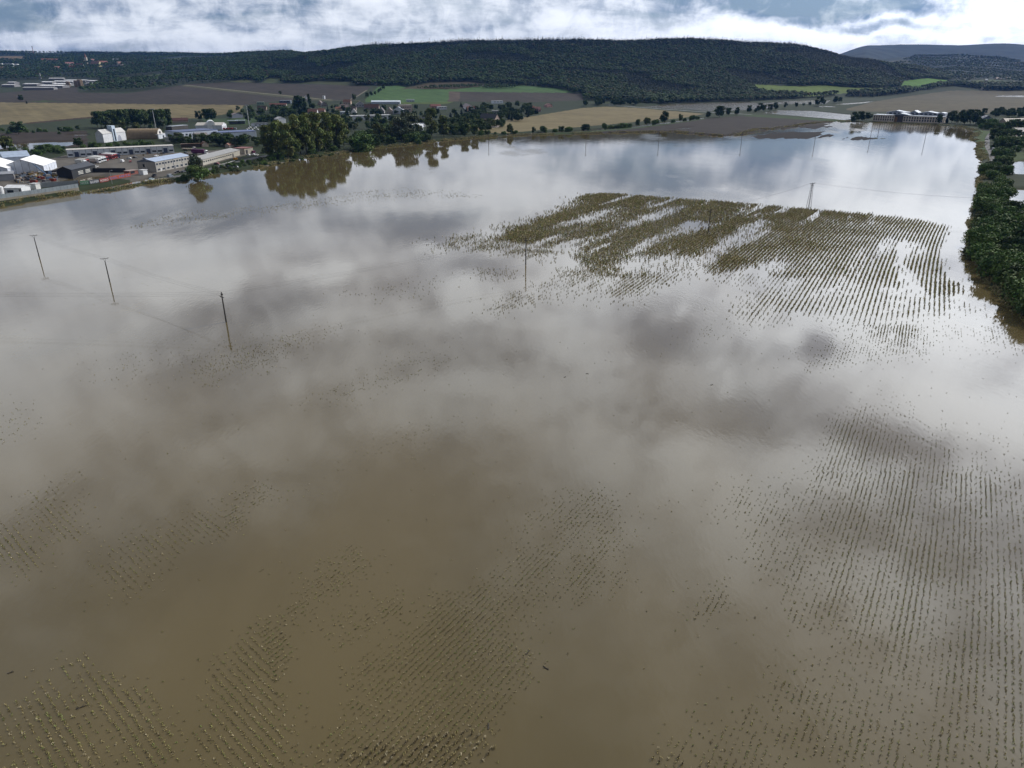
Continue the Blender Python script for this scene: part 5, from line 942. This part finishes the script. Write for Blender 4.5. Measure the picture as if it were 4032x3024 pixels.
# scrap yard: machines and piles lying loose
SC = [(.30, .06, .04), (.10, .13, .18), (.34, .22, .05), (.42, .42, .42), (.05, .05, .055), (.16, .10, .06), (.09, .16, .28), (.22, .22, .2)]
gS = random.Random(21)
for i in range(44):
    x = gS.uniform(235, 880); y = gS.uniform(895, 1000) if x > 330 else gS.uniform(960, 1000)
    if i < 12: x, y = gS.uniform(260, 620), gS.uniform(880, 915)
    p = ground_at(*zl(x, y)); p.z = max(gnd(p), 0); c = SC[i % 8] if i >= 12 else SC[2]
    k = ['skip', 'machine', 'crate', 'bundle'][i % 4]; o = thing('scrap_' + k, '{} {} lying in the scrap yard before the marquees'.format(['red', 'slate blue', 'yellow', 'pale grey', 'black', 'brown', 'blue', 'dull grey'][SC.index(c)], {'skip': 'open skip', 'machine': 'broken machine', 'crate': 'stacked crate', 'bundle': 'bundle of pipes'}[k]), 'scrap', p, gS.random() * 3.1, 'scrap in the yard'); m = paint(c)
    s = gS.uniform(.8, 1.5)
    if k == 'skip': MB().prism([(-1.6 * s, 0), (1.6 * s, 0), (2.2 * s, 1.4 * s), (-2.2 * s, 1.4 * s)], -1, 1, 'y').build('hull', m, o); box(-1.7 * s, 1.7 * s, -.8, .8, 1.41 * s, 1.7 * s, .6).build('load', paint((.12, .09, .07)), o)
    elif k == 'machine': box(-1.6 * s, 1.4 * s, -.9, .9, .4, 1.5 * s).build('body', m, o); box(-.4, 1.1, -.8, .8, 1.51 * s, 2.5 * s).build('cab', paint(DKGREY), o); MB().tube((1.4 * s, 0, 1.2), (3 * s, .3, 2.6 * s), .16).build('arm', m, o)
    elif k == 'crate': box(-1.2 * s, 1.2 * s, -.9, .9, 0, 1.1 * s).build('crate_body', m, o); box(-1 * s, .9 * s, -.8, .8, 1.11 * s, 2.1 * s).build('lid_stack', paint((.3, .29, .27)), o)
    else:
        for j in range(5): MB().tube((-2 * s, -.6 + j * .3, .2 + .22 * (j % 2)), (2 * s, -.5 + j * .28, .22 + .25 * (j % 3)), .14).build('pipe', m, o)
o = thing('mobile_crane', 'blue mobile crane with raised boom in the scrap yard', 'crane', ground_at(*zl(700, 905)), .5); box(-3, 3, -1.2, 1.2, .6, 1.8).build('carrier', paint((.07, .14, .26)), o); box(.6, 2.6, -1.1, .9, 1.805, 3.2).build('cab', paint((.16, .26, .42)), o)
MB().tube((-1, 0, 1.9), (-8, 2.5, 9.5), .4, .25).build('boom', paint((.12, .22, .38)), o); wheels(o, (-2, 0, 2), 1.2, .5, .35)
o = MB().tube((0, 0, -.5), (0, 0, 5), 1.9, 1.9, 14).tube((0, 0, 5.01), (0, 0, 5.8), 1.95, .5, 14).build('storage_tank', paint((.68, .69, .70), .4)); o.location = ground_at(*zl(25, 1190)); tag(o, 'white upright tank at the left edge behind the panel fence', 'tank')

# ------------------------------------------------------------------ power line across the flooded field
CONC = mat('pole_concrete', (.075, .07, .062), .85, .25, 1.2); STEEL = mat('dark_steel', (.018, .018, .02), .9, .2, 2); INS = mat('insulator', (.06, .03, .02), .3, .1, 2)
def wpt(px, py): return at(px, py, 0.0)
def pole(kind, base, top, lb, ang=0.3, hh=None, grp='power poles in the flood'):
    p = wpt(*base); h = hh or hpx(p, top[1]); o = thing('lattice_pylon' if kind == 'lattice' else 'power_pole', lb, 'pylon' if kind == 'lattice' else 'power pole', p, ang, grp)
    tips = []
    if kind == 'lattice':
        lg = lambda z: .95 - .6 * z / h
        for sx in (-1, 1):
            for sy in (-1, 1): MB().tube((sx * lg(-1), sy * lg(-1), -1), (sx * lg(h), sy * lg(h), h), .09, .06, 6).build('leg', STEEL, o)
        br = MB(); n = 9
        for i in range(n):
            z0, z1 = h * i / n, h * (i + 1) / n
            for a, b in (((-1, -1), (1, -1)), ((1, -1), (1, 1)), ((1, 1), (-1, 1)), ((-1, 1), (-1, -1))):
                br.tube((a[0] * lg(z0), a[1] * lg(z0), z0), (b[0] * lg(z1), b[1] * lg(z1), z1), .03, n=5); br.tube((b[0] * lg(z0), b[1] * lg(z0), z0), (a[0] * lg(z1), a[1] * lg(z1), z1), .03, n=5)
        br.build('bracing', STEEL, o)
        cr = box(-1.9, 1.9, -.12, .12, h - .1, h + .1).box(-1.3, 1.3, -.1, .1, h - 1.3, h - 1.12).build('crossarm', STEEL, o)
        for x, z in ((-1.8, h + .1), (0, h + .1), (1.8, h + .1)): MB().tube((x, 0, z), (x, 0, z + .4), .09, .12, 8).build('insulator', INS, cr); tips.append((x, 0, z + .4))
    elif kind == 'tee':
        MB().tube((0, 0, -1.5), (0, 0, h - .9), .22, .15, 10).build('mast', CONC, o)
        cr = box(-1.25, 1.25, -.06, .06, h - .12, h).tube((0, 0, h - 1.0), (-.55, 0, h - .12), .04).tube((0, 0, h - 1.0), (.55, 0, h - .12), .04).build('crossarm', STEEL, o)
        for x in (-1.18, 0, 1.18): MB().tube((x, 0, h + .003), (x, 0, h + .28), .06, .09, 8).build('insulator', INS, cr); tips.append((x, 0, h + .28))
    else:
        MB().tube((0, 0, -1.5), (0, 0, h - .35), .25, .17, 10).build('mast', CONC, o)
        cr = box(-.95, .95, -.08, .08, h - 1.78, h - 1.62).box(-.5, .5, -.07, .07, h - .98, h - .86).build('crossarm', STEEL, o)
        for x, z in ((-.88, h - 1.62), (.45, h - .86), (0, h - .35)): MB().tube((x, 0, z), (x, 0, z + .36), .10, .15, 8).build('insulator', INS, cr); tips.append((x, 0, z + .36))
    M = o.location; ca, sa = math.cos(ang), math.sin(ang)
    return [Vector((M.x + x * ca - y * sa, M.y + x * sa + y * ca, z)) for x, y, z in tips]
t1 = pole('tee', (155, 1014), (132, 927), 'leftmost concrete power pole with wide cross arm in the water', .45)
t2 = pole('tee', (432, 1109), (410, 1018), 'second power pole from the left, with wide cross arm in the water', .45)
t3 = pole('comb', (891, 1268), (878, 1149), 'nearest power pole with staggered insulators, third from the left', -.6)
t4 = pole('comb', (2070, 1041), (2071, 930), 'slim power pole standing in the water left of the maize', -.6)
t5 = pole('comb', (2788, 922), (2795, 820), 'slim power pole standing in the middle of the maize', -.6)
t6 = pole('lattice', (3183, 822), (3199, 723), 'dark lattice pylon at the far edge of the flooded maize', .5)
farp = [((1593, 572), (1590, 536), 'leftmost far power pole close to the left shoreline'), ((1924, 566), (1925, 518), 'far power pole below the flooded tan field'), ((2307, 572), (2310, 528), 'far power pole in the water left of the bare spit'), ((2593, 567), (2598, 518), 'far power pole in front of the left end of the spit'),
        ((2918, 568), (2924, 520), 'far power pole below the ploughed spit'), ((3205, 576), (3213, 534), 'far power pole in front of the mud islands'), ((3424, 558), (3433, 512), 'far power pole right of the mud islands'), ((3460, 514), (3468, 486), 'farthest power pole below the arcaded building'), ((3640, 559), (3651, 505), 'rightmost far power pole with three insulators in the open water')]
ft = [pole('comb', b, t, lb, -.3) for b, t, lb in farp]
def wire(a, b, sag, lb):
    m = MB(); n = 14; pv = None
    for i in range(n + 1):
        f = i / n; q = a.lerp(b, f); q = q - Vector((0, 0, sag * 4 * f * (1 - f)))
        if pv is not None: m.tube(pv, q, .014, n=4)
        pv = q
    o = m.build('overhead_wire', STEEL); tag(o, lb, 'wire', 'wires of the power line'); return o
NM = ['lowest', 'middle', 'topmost']
dirL = (t3[0] - t4[0]); dirL.z = 0; offs = dirL.normalized() * 150
for ta, tb, nm in ((t1, t2, 'the two leftmost poles'), (t2, t3, 'second and third pole from the left'), (t3, t4, 'nearest pole and the pole left of the maize'), (t4, t5, 'the two slim poles beside and in the maize'), (t5, t6, 'maize pole and lattice pylon')):
    for k in range(3): wire(ta[k], tb[k], 1.0, '{} thin wire between {}'.format(NM[k], nm))
for k in range(3): wire(t3[k] + Vector((-150, 8, 0)), t3[k], 1.4, '{} thin wire running left from the nearest pole'.format(NM[k]))
for k in range(3): wire(t6[k], Vector((262 + k, 384, 9)), 1.5, '{} thin wire from lattice pylon to the right bank'.format(NM[k]))

# ------------------------------------------------------------------ drowned maize
D1 = [(1960, 930), (2030, 900), (2180, 848), (2310, 764), (2420, 762), (2790, 790), (3190, 824), (3390, 842), (3582, 864), (3723, 890), (3690, 985), (3712, 1075), (3775, 1150), (3690, 1170), (3600, 1105), (3560, 1130), (3400, 1120), (3300, 1100), (3050, 1085), (2950, 1050), (2850, 1075), (2700, 1050), (2560, 1085), (2350, 1085), (2270, 1012), (2160, 978), (1960, 945)]
HOLES = [[(2057, 876), (2220, 813), (2301, 786), (2310, 793), (2224, 824), (2075, 883)], [(2152, 892), (2297, 849), (2446, 806), (2452, 814), (2333, 878), (2188, 894)],
         [(1980, 950), (2080, 962), (2179, 978), (2265, 966), (2355, 926), (2423, 899), (2536, 840), (2694, 806), (2690, 828), (2559, 874), (2423, 916), (2288, 980), (2242, 1012), (2152, 1012), (2071, 980)],
         [(2487, 992), (2536, 946), (2604, 922), (2700, 885), (2700, 914), (2582, 956), (2505, 1006)], [(2632, 907), (2730, 867), (2828, 877), (2763, 920), (2654, 920)],
         [(2700, 1020), (2725, 1012), (2833, 956), (2904, 896), (3001, 856), (3036, 870), (2958, 932), (2860, 998), (2760, 1060)], [(2400, 1040), (2520, 1000), (2700, 1010), (2760, 1030), (2800, 1060), (2700, 1090), (2400, 1090)],
         [(2900, 1060), (3010, 1020), (3090, 1010), (3130, 1050), (3060, 1095)], [(3090, 1098), (3330, 1098), (3420, 1130), (3300, 1145), (3080, 1130)], [(3533, 956), (3571, 940), (3573, 989), (3555, 1032), (3604, 1075), (3635, 1145), (3549, 1141), (3522, 1054)]]
SPARSE = [([(1700, 965), (1850, 920), (1960, 925), (2160, 985), (2000, 985), (1780, 985)], .38, .8), ([(1930, 905), (2080, 868), (2240, 808), (2290, 770), (2310, 762), (2220, 830), (2060, 905)], .5, 1.0), ([(2020, 980), (2180, 985), (2160, 1020), (2060, 1020)], .4, .8),
          ([(2225, 1062), (2600, 1050), (2700, 1095), (2420, 1160), (2240, 1090)], .42, .7), ([(1926, 1222), (2242, 1089), (2378, 1036), (2340, 1110), (2062, 1200), (1975, 1235)], .5, .6), ([(2328, 1155), (2514, 1107), (2640, 1043), (2700, 1062), (2559, 1132), (2400, 1205)], .48, .6),
          ([(2917, 1226), (3053, 1142), (3183, 1112), (3506, 1160), (3590, 1290), (3571, 1382), (3312, 1260), (3150, 1220), (2988, 1275)], .6, .7), ([(3080, 1085), (3440, 1120), (3700, 1180), (3660, 1240), (3480, 1230), (3300, 1170)], .55, .8), ([(2850, 1075), (3080, 1090), (3060, 1120), (2880, 1130)], .3, .6),
          ([(3600, 1170), (3830, 1210), (4060, 1390), (4060, 1320), (3900, 1250)], .3, .6), ([(3440, 1350), (3640, 1250), (3900, 1300), (4100, 1430), (3800, 1360), (3560, 1400)], .10, .45), ([(1880, 1080), (1990, 1060), (1960, 1095), (1890, 1100)], .4, .6), ([(1330, 1165), (1580, 1125), (1740, 1100), (1720, 1130), (1500, 1160), (1380, 1180)], .14, .5),
          ([(2760, 1330), (2880, 1240), (2920, 1250), (2790, 1350)], .2, .4), ([(3150, 1420), (3350, 1300), (3540, 1350), (3600, 1420), (3420, 1400), (3250, 1460)], .22, .4),
          (V2([(380, 800), (470, 745), (600, 735), (735, 700), (730, 720), (560, 790), (440, 835)]), .16, .4), (V2([(470, 770), (520, 755), (545, 800), (480, 810)]), .3, .45), (V2([(640, 895), (780, 830), (930, 755), (950, 760), (820, 840), (660, 900)]), .22, .35), (V2([(720, 640), (860, 622), (980, 610), (900, 640), (760, 650)]), .14, .45),
          (V2([(60, 490), (300, 468), (560, 448), (800, 412), (870, 404), (1045, 424), (860, 428), (640, 452), (400, 480), (200, 500)]), .12, .5),  # thin band of plants added to stand in for a dark ripple line
          (V2([(150, 800), (420, 740), (600, 700), (500, 770), (250, 830)]), .05, .3),
          (V2([(-10, 1240), (-10, 1130), (120, 1085), (200, 1095), (110, 1180), (40, 1240)]), .42, .33), (V2([(180, 1275), (250, 1190), (400, 1120), (560, 1060), (650, 1050), (500, 1140), (340, 1215), (230, 1295)]), .36, .33), (V2([(0, 1100), (60, 1050), (200, 1010), (160, 1060), (60, 1120)]), .2, .3), (V2([(0, 960), (0, 900), (60, 880), (50, 950)]), .2, .3),
          (V2([(600, 1330), (700, 1225), (790, 1185), (850, 1195), (700, 1290), (640, 1345)]), .45, .33), (V2([(700, 1365), (800, 1300), (900, 1290), (870, 1340), (760, 1390)]), .22, .33), (V2([(740, 990), (880, 930), (1000, 900), (900, 960), (780, 1010)]), .10, .3),
          (V2([(640, 1680), (700, 1590), (770, 1475), (870, 1390), (950, 1330), (1070, 1350), (1170, 1400), (1140, 1470), (1060, 1560), (1010, 1680)]), .58, .34), (V2([(930, 1340), (1020, 1270), (1100, 1190), (1170, 1120), (1250, 1060), (1385, 1090), (1350, 1160), (1345, 1240), (1290, 1265), (1180, 1310), (1060, 1360)]), .46, .32),
          (V2([(-10, 1560), (130, 1445), (270, 1455), (350, 1560), (320, 1680), (-10, 1680)]), .62, .45), (V2([(380, 1660), (440, 1470), (530, 1360), (640, 1370), (620, 1520), (600, 1680)]), .5, .36),
          (V2([(1600, 1150), (1700, 1060), (1770, 1000), (1790, 920), (1850, 890), (1900, 930), (2060, 1000), (2230, 1040), (2230, 1680), (2030, 1680), (1900, 1510), (1750, 1400), (1700, 1300), (1640, 1220)]), .46, .36), (V2([(1860, 890), (1910, 840), (2000, 900), (2212, 960), (2212, 1020), (1950, 960)]), .10, .3),
          (V2([(1490, 1330), (1520, 1275), (1575, 1260), (1585, 1310), (1530, 1370)]), .4, .33), (V2([(1380, 1680), (1480, 1560), (1620, 1480), (1740, 1440), (1900, 1520), (2030, 1680)]), .5, .36), (V2([(1540, 1090), (1620, 1040), (1680, 1060), (1620, 1130)]), .22, .3)]
HD = R(32.5)
def cand(ylo, yhi, xlo, xhi, srow, sstep, hd, g):
    cu, su = math.cos(hd), math.sin(hd)              # row direction (su, cu)
    cs = [(x, y) for x in (xlo, xhi) for y in (ylo, yhi)]
    a = [x * su + y * cu for x, y in cs]; b = [x * cu - y * su for x, y in cs]
    A, B = np.meshgrid(np.arange(min(a), max(a), sstep), np.arange(min(b), max(b), srow))
    A = A.ravel(); B = B.ravel(); rowid = np.round(B / srow)
    bend = 6.0 * np.sin(A / 95.0 + .6)               # rows swing gently
    A = A + g.uniform(-.5, .5, A.shape) * sstep; Bj = B + bend + g.normal(0, .06, B.shape)
    X = A * su + Bj * cu; Y = A * cu - Bj * su
    m = (X > xlo) & (X < xhi) & (Y > ylo) & (Y < yhi) & (np.abs(X) < Y * .98 + 6)
    return X[m], Y[m], rowid[m]
g = np.random.default_rng(42)
def density(X, Y, rowid):
    px, py = project(X, Y, np.zeros(X.shape))
    wx = (fbm(X / 7, Y / 7, 3) - .5) * 9.0; wy = (fbm(X / 7 + 31, Y / 7 + 11, 3) - .5) * 9.0
    sc_ = FPX / np.maximum(np.hypot(Y, CAM_H), 30)
    qf = CAM_H / np.hypot(Y, CAM_H)
    jx = wx + g.normal(0, 1.5, X.shape) * np.clip(Y / 80, 1, 3); jy = wy + g.normal(0, 1.5, X.shape) * np.clip(Y / 80, 1, 3)
    qx = px + jx * sc_; qy = py + jy * sc_ * qf
    d = np.full(X.shape, .0035); h = np.full(X.shape, .16)
    for poly, dens, hh in SPARSE:
        m = inpoly(qx, qy, poly); d[m] = np.maximum(d[m], dens * 1.5); h[m] = np.maximum(h[m], hh * np.where(Y[m] < 215, .50, .72))
    lum = .55 + .9 * fbm(X / 16, Y / 16, 4)
    streak = vnoise(X * 0 + rowid * .37 + 5, (X * math.sin(HD) + Y * math.cos(HD)) / 14)
    d = d * np.clip((lum - .55) * 1.7, .1, 1.6) * np.clip(.25 + 1.5 * streak, .3, 1.5)
    wx = wx * .45 + g.normal(0, 1.7, X.shape); wy = wy * .45 + g.normal(0, 1.7, X.shape)
    qx = px + wx * sc_; qy = py + wy * sc_ * qf
    m = inpoly(qx, qy, D1); al = X * math.sin(HD) + Y * math.cos(HD); ac = X * math.cos(HD) - Y * math.sin(HD)
    lane = fbm(ac / 7 + 3, al / 70, 3); thin = .95 * np.clip(1.5 - 1.1 * fbm(X / 22 + 9, Y / 22, 3), .35, 1)
    lj = g.normal(0, 5, X.shape); hx, hy = project(X + wx * 1.2 + lj * math.sin(HD), Y + wy * 1.2 + lj * math.cos(HD), X * 0)
    for hpoly in HOLES:
        mm = m & (inpoly(hx, hy, hpoly) if hpoly is not HOLES[-1] else inpoly(px, py, hpoly))
        thin[mm] = np.where(g.random(mm.sum()) < .5, .12, .02)
    thin = thin * np.clip(1 - (lane - .60) * 7, .10, 1); d[m] = np.maximum(d[m] * .3, thin[m]); h[m] = .78 * np.clip(1.25 - .5 * fbm(X[m] / 11, Y[m] / 11, 3), .6, 1.2)
    return d, h
out_ = []
for (ylo, yhi, xlo, xhi, sr, ss) in ((52, 118, -115, 115, .78, .22), (118, 205, -200, 190, .8, .30), (205, 480, -190, 330, 1.45, .42), (480, 640, -330, 40, 2.2, .9)):
    X, Y, rid = cand(ylo, yhi, xlo, xhi, sr, ss, HD, g)
    left = (X < -26 - (Y - 60) * .55) & (Y < 122)     # the headland at the lower left is drilled across
    X, Y, rid = X[~left], Y[~left], rid[~left]
    out_.append((X, Y, *density(X, Y, rid)))
X, Y, rid = cand(50, 124, -125, -20, .95, .24, R(128.5), g); left = (X < -26 - (Y - 60) * .55)
X, Y, rid = X[left], Y[left], rid[left]; out_.append((X, Y, *density(X, Y, rid)))
X = np.concatenate([o[0] for o in out_]); Y = np.concatenate([o[1] for o in out_]); D = np.concatenate([o[2] for o in out_]); HH = np.concatenate([o[3] for o in out_])
k = (g.random(len(X)) < D) & (sdist(X, Y, WM) < -1.5); X, Y, HH = X[k], Y[k], HH[k]
MAIZE = mat('maize_leaves', (.1, .09, .04), .8, .2, 1.5, 0, .15, attr=True)
def blades(X, Y, HH, nb, g):
    n = len(X); ang = g.random((n, nb)) * 6.283; L_ = HH[:, None] * g.uniform(.55, 1.15, (n, nb)); out = g.uniform(.15, .75, (n, nb)) * L_
    wd = np.clip(HH * .10, .028, .14)[:, None] * g.uniform(.8, 1.5, (n, nb)); c, s = np.cos(ang), np.sin(ang)
    bx = X[:, None] + g.normal(0, .10, (n, nb)) * (.5 + HH[:, None]); by = Y[:, None] + g.normal(0, .10, (n, nb)) * (.5 + HH[:, None])
    zb = np.full((n, nb), -.06); mid = np.stack([bx + c * out * .45, by + s * out * .45, L_ * .8], 2)
    tip = np.stack([bx + c * out * 1.1, by + s * out * 1.1, L_ * g.uniform(.35, 1.05, (n, nb))], 2); base = np.stack([bx, by, zb], 2)
    side = np.stack([-s * wd, c * wd, 0 * wd], 2)
    V = np.stack([base - side * .4, base + side * .4, mid + side, mid - side, tip], 2).reshape(-1, 3)
    i0 = np.arange(n * nb)[:, None] * 5; Fq = np.concatenate([i0 + np.array([0, 1, 2, 3]), i0 + np.array([3, 2, 4, 4])], 1).reshape(-1, 4)
    pal = np.array([(.27, .225, .105), (.25, .24, .09), (.17, .21, .065), (.42, .36, .23), (.15, .12, .07)])
    pi = g.choice(5, n, p=(.36, .28, .12, .12, .12)); col = pal[pi][:, None, :] * g.uniform(.7, 1.3, (n, nb, 1))
    return V, Fq, col.reshape(-1, 3)
def maize_mesh(name, X, Y, HH, nb, g):
    V, Fq, col = blades(X, Y, HH, nb, g)
    V = V.reshape(-1, 5, 3); q = np.arange(len(V))[:, None] * 7
    V7 = np.concatenate([V, V[:, 4:5], V[:, 4:5]], 1); nrm = np.stack([V[:, 3, 1] - V[:, 2, 1], V[:, 2, 0] - V[:, 3, 0], 0 * V[:, 0, 0]], 1)
    V7[:, 5] = V[:, 4] + (V[:, 2] - V[:, 3]) * .12; V7[:, 6] = V[:, 4] - (V[:, 2] - V[:, 3]) * .12
    Fq = np.concatenate([q + np.array([0, 1, 2, 3]), q + np.array([3, 2, 5, 6])], 1).reshape(-1, 4)
    return np_mesh(name, V7.reshape(-1, 3), Fq, [MAIZE], np.repeat(col, 2, axis=0))
near = np.argsort(np.hypot(X, Y) + 1e3 * (np.abs(project(X, Y, X * 0)[0] - 2016) > 2000) + 1e3 * (project(X, Y, X * 0)[1] > 3010))[:300]
rest = np.ones(len(X), bool); rest[near] = False
tag(link('maize_crop', maize_mesh('maize_crop', X[rest], Y[rest], HH[rest], 5, g)), 'drowned maize rows standing out of the flood water', 'maize', None, 'stuff')
pm = [maize_mesh('maize_plant', np.zeros(1), np.zeros(1), np.array([.22 + .03 * i]), 6, g) for i in range(8)]
for i, j in enumerate(near):
    o = link('maize_plant', pm[i % 8]); o.location = (X[j], Y[j], 0); o.rotation_euler.z = (i * 2.4) % 6.28; o.scale = (1, 1, .7 + .07 * (i % 9))
    tag(o, 'withered maize plant poking out of the brown water in the foreground rows', 'maize plant', 'drowned maize plants in the foreground')
print('maize', len(X))
# half drowned grass along the water's edge
ns = 60000; A_ = np.array([q for q in WM if -700 < q[0] < 900 and 150 < q[1] < 1500]); seg = np.diff(A_, axis=0); sl_ = np.hypot(seg[:, 0], seg[:, 1]); sl_ = np.where(sl_ > 400, 0, sl_)
ii = g.choice(len(seg), ns, p=sl_ / sl_.sum()); tt = g.random(ns)[:, None]; Pq = A_[ii] + seg[ii] * tt + g.normal(0, 3.2, (ns, 2))
Zq = terrain(Pq[:, 0], Pq[:, 1]); kq = (Zq > -.55) & (Zq < 1.3) & (fbm(Pq[:, 0] / 12, Pq[:, 1] / 12, 3) > .44); Pq = Pq[kq]; Zq = Zq[kq]
gm_ = maize_mesh('shore_grass', Pq[:, 0], Pq[:, 1], g.uniform(.5, 1.1, len(Pq)), 4, g); co = np.empty(len(gm_.vertices) * 3, np.float32); gm_.vertices.foreach_get('co', co); co = co.reshape(-1, 3); co[:, 2] += np.repeat(Zq, len(co) // len(Zq)); gm_.vertices.foreach_set('co', co.ravel())
tag(link('shore_grass', gm_), 'half drowned grass along the edge of the flood', 'grass', None, 'stuff')
# drifting wood
for px, py, ln, a, lb in ((2150, 2630, .9, 2.3, 'dark branch floating near the bottom centre of the flood'), (42, 2650, .7, .3, 'dark stick floating at the lower left edge'), (1925, 2860, .9, 1.4, 'dark forked branch floating at the right of the maize rows'), (320, 2787, 1.1, .4, 'black log among the lower left maize rows'), (2225, 1485, .7, .5, 'left one of two dark specks of driftwood in the middle water'), (2312, 1472, .7, -.4, 'right one of two dark specks of driftwood in the middle water'), (2803, 1516, .8, .1, 'driftwood inside the ring of ripples right of the middle'), (2080, 2570, .9, .8, 'short twig floating beside the central maize rows'), (2860, 562, 4.5, 0, 'far clump of driftwood in front of the ploughed spit')):
    o = MB().tube((-ln / 2, 0, .04), (ln / 2, .1, .07), .06, .03, 7).tube((0, .03, .06), (ln * .3, ln * .3, .16), .05, .02, 5).tube((-ln * .2, 0, .05), (-ln * .35, -ln * .2, .1), .04, .02, 5).build('driftwood', mat('wet_wood', (.03, .026, .022), .6, .3, 2)); o.location = at(px, py); o.rotation_euler.z = a; tag(o, lb, 'driftwood')
for i, (px, py, dx) in enumerate(((2450, 1590, .4), (2200, 1600, .4), (1330, 1905, .4))): pass

# ------------------------------------------------------------------ roads, paths and the weir of debris on the water
def ribbon(name, pts, width, m, lift=.06, kind='structure'):
    P = [ground_at(*p) for p in pts]; dense = []
    for a, b in zip(P, P[1:]):
        n = max(2, int((b - a).length / 6))
        for i in range(n): dense.append(a.lerp(b, i / n))
    dense.append(P[-1]); V = []; F_ = []
    for i, p in enumerate(dense):
        d = (dense[min(i + 1, len(dense) - 1)] - dense[max(i - 1, 0)]); d.z = 0; d.normalize(); s = Vector((-d.y, d.x, 0)) * width / 2
        for q in (p + s, p - s): V.append((q.x, q.y, max(float(terrain(np.array([q.x]), np.array([q.y]))[0]), p.z if p.z > 3 else -5) + lift))
        if i: F_.append((2 * i - 2, 2 * i - 1, 2 * i + 1, 2 * i))
    me = bpy.data.meshes.new(name); me.from_pydata(V, [], F_); me.materials.append(m); o = link(name, me); tag(o, kind=kind); return o
ASPH = mat('asphalt', (.085, .085, .088), .85, .2, .4); GRAV = mat('gravel', (.11, .10, .085), .95, .25, .6); DIRT = mat('pale_dirt', (.24, .21, .155), .95, .2, .5)
ribbon('road', [(600, 712), (690, 697), (760, 684), (830, 668), (890, 651), (955, 635), (1010, 622), (1080, 610)], 7, ASPH)
ribbon('road', [(560, 716), (640, 704), (740, 690)], 5, DIRT, .05)
ribbon('footpath', [(1040, 652), (1110, 638), (1210, 622), (1300, 604), (1400, 588), (1470, 577)], 3.2, GRAV)
ribbon('farm_track', [(728, 335), (860, 350), (1000, 365), (1160, 381), (1300, 395), (1420, 398)], 5, DIRT, .3)
ribbon('farm_track', [(1378, 394), (1410, 378), (1445, 355)], 4, mat('grass_track', (.13, .12, .08), .95, .2, .5), .3)
ribbon('road', [(2395, 414), (2470, 419), (2560, 426), (2700, 436), (2860, 446), (2960, 452)], 6, mat('wet_road', (.20, .20, .20), .5, .15, .3), .2)
ribbon('road', [(3900, 525), (3888, 545), (3886, 575), (3905, 610), (3912, 650)], 4.5, ASPH, .08)
mk = mat('road_paint', (.7, .7, .68), .7, .15, 1)
ribbon('road_marking', [(862, 650), (900, 641), (925, 634)], .9, mk, .10)

# ------------------------------------------------------------------ air
hz = box(-7000, 7000, -400, 15000, -3, 420).build('haze', bpy.data.materials.new('haze_air')); tag(hz, kind='stuff')
hm = hz.data.materials[0]; hm.use_nodes = True; hm.node_tree.nodes.clear()
ho = hm.node_tree.nodes.new('ShaderNodeOutputMaterial'); hv = hm.node_tree.nodes.new('ShaderNodeVolumePrincipled')
hv.inputs['Color'].default_value = (.075, .23, .64, 1); hv.inputs['Density'].default_value = 3.7e-5; hv.inputs['Anisotropy'].default_value = 0.0
hm.node_tree.links.new(hv.outputs[0], ho.inputs['Volume'])
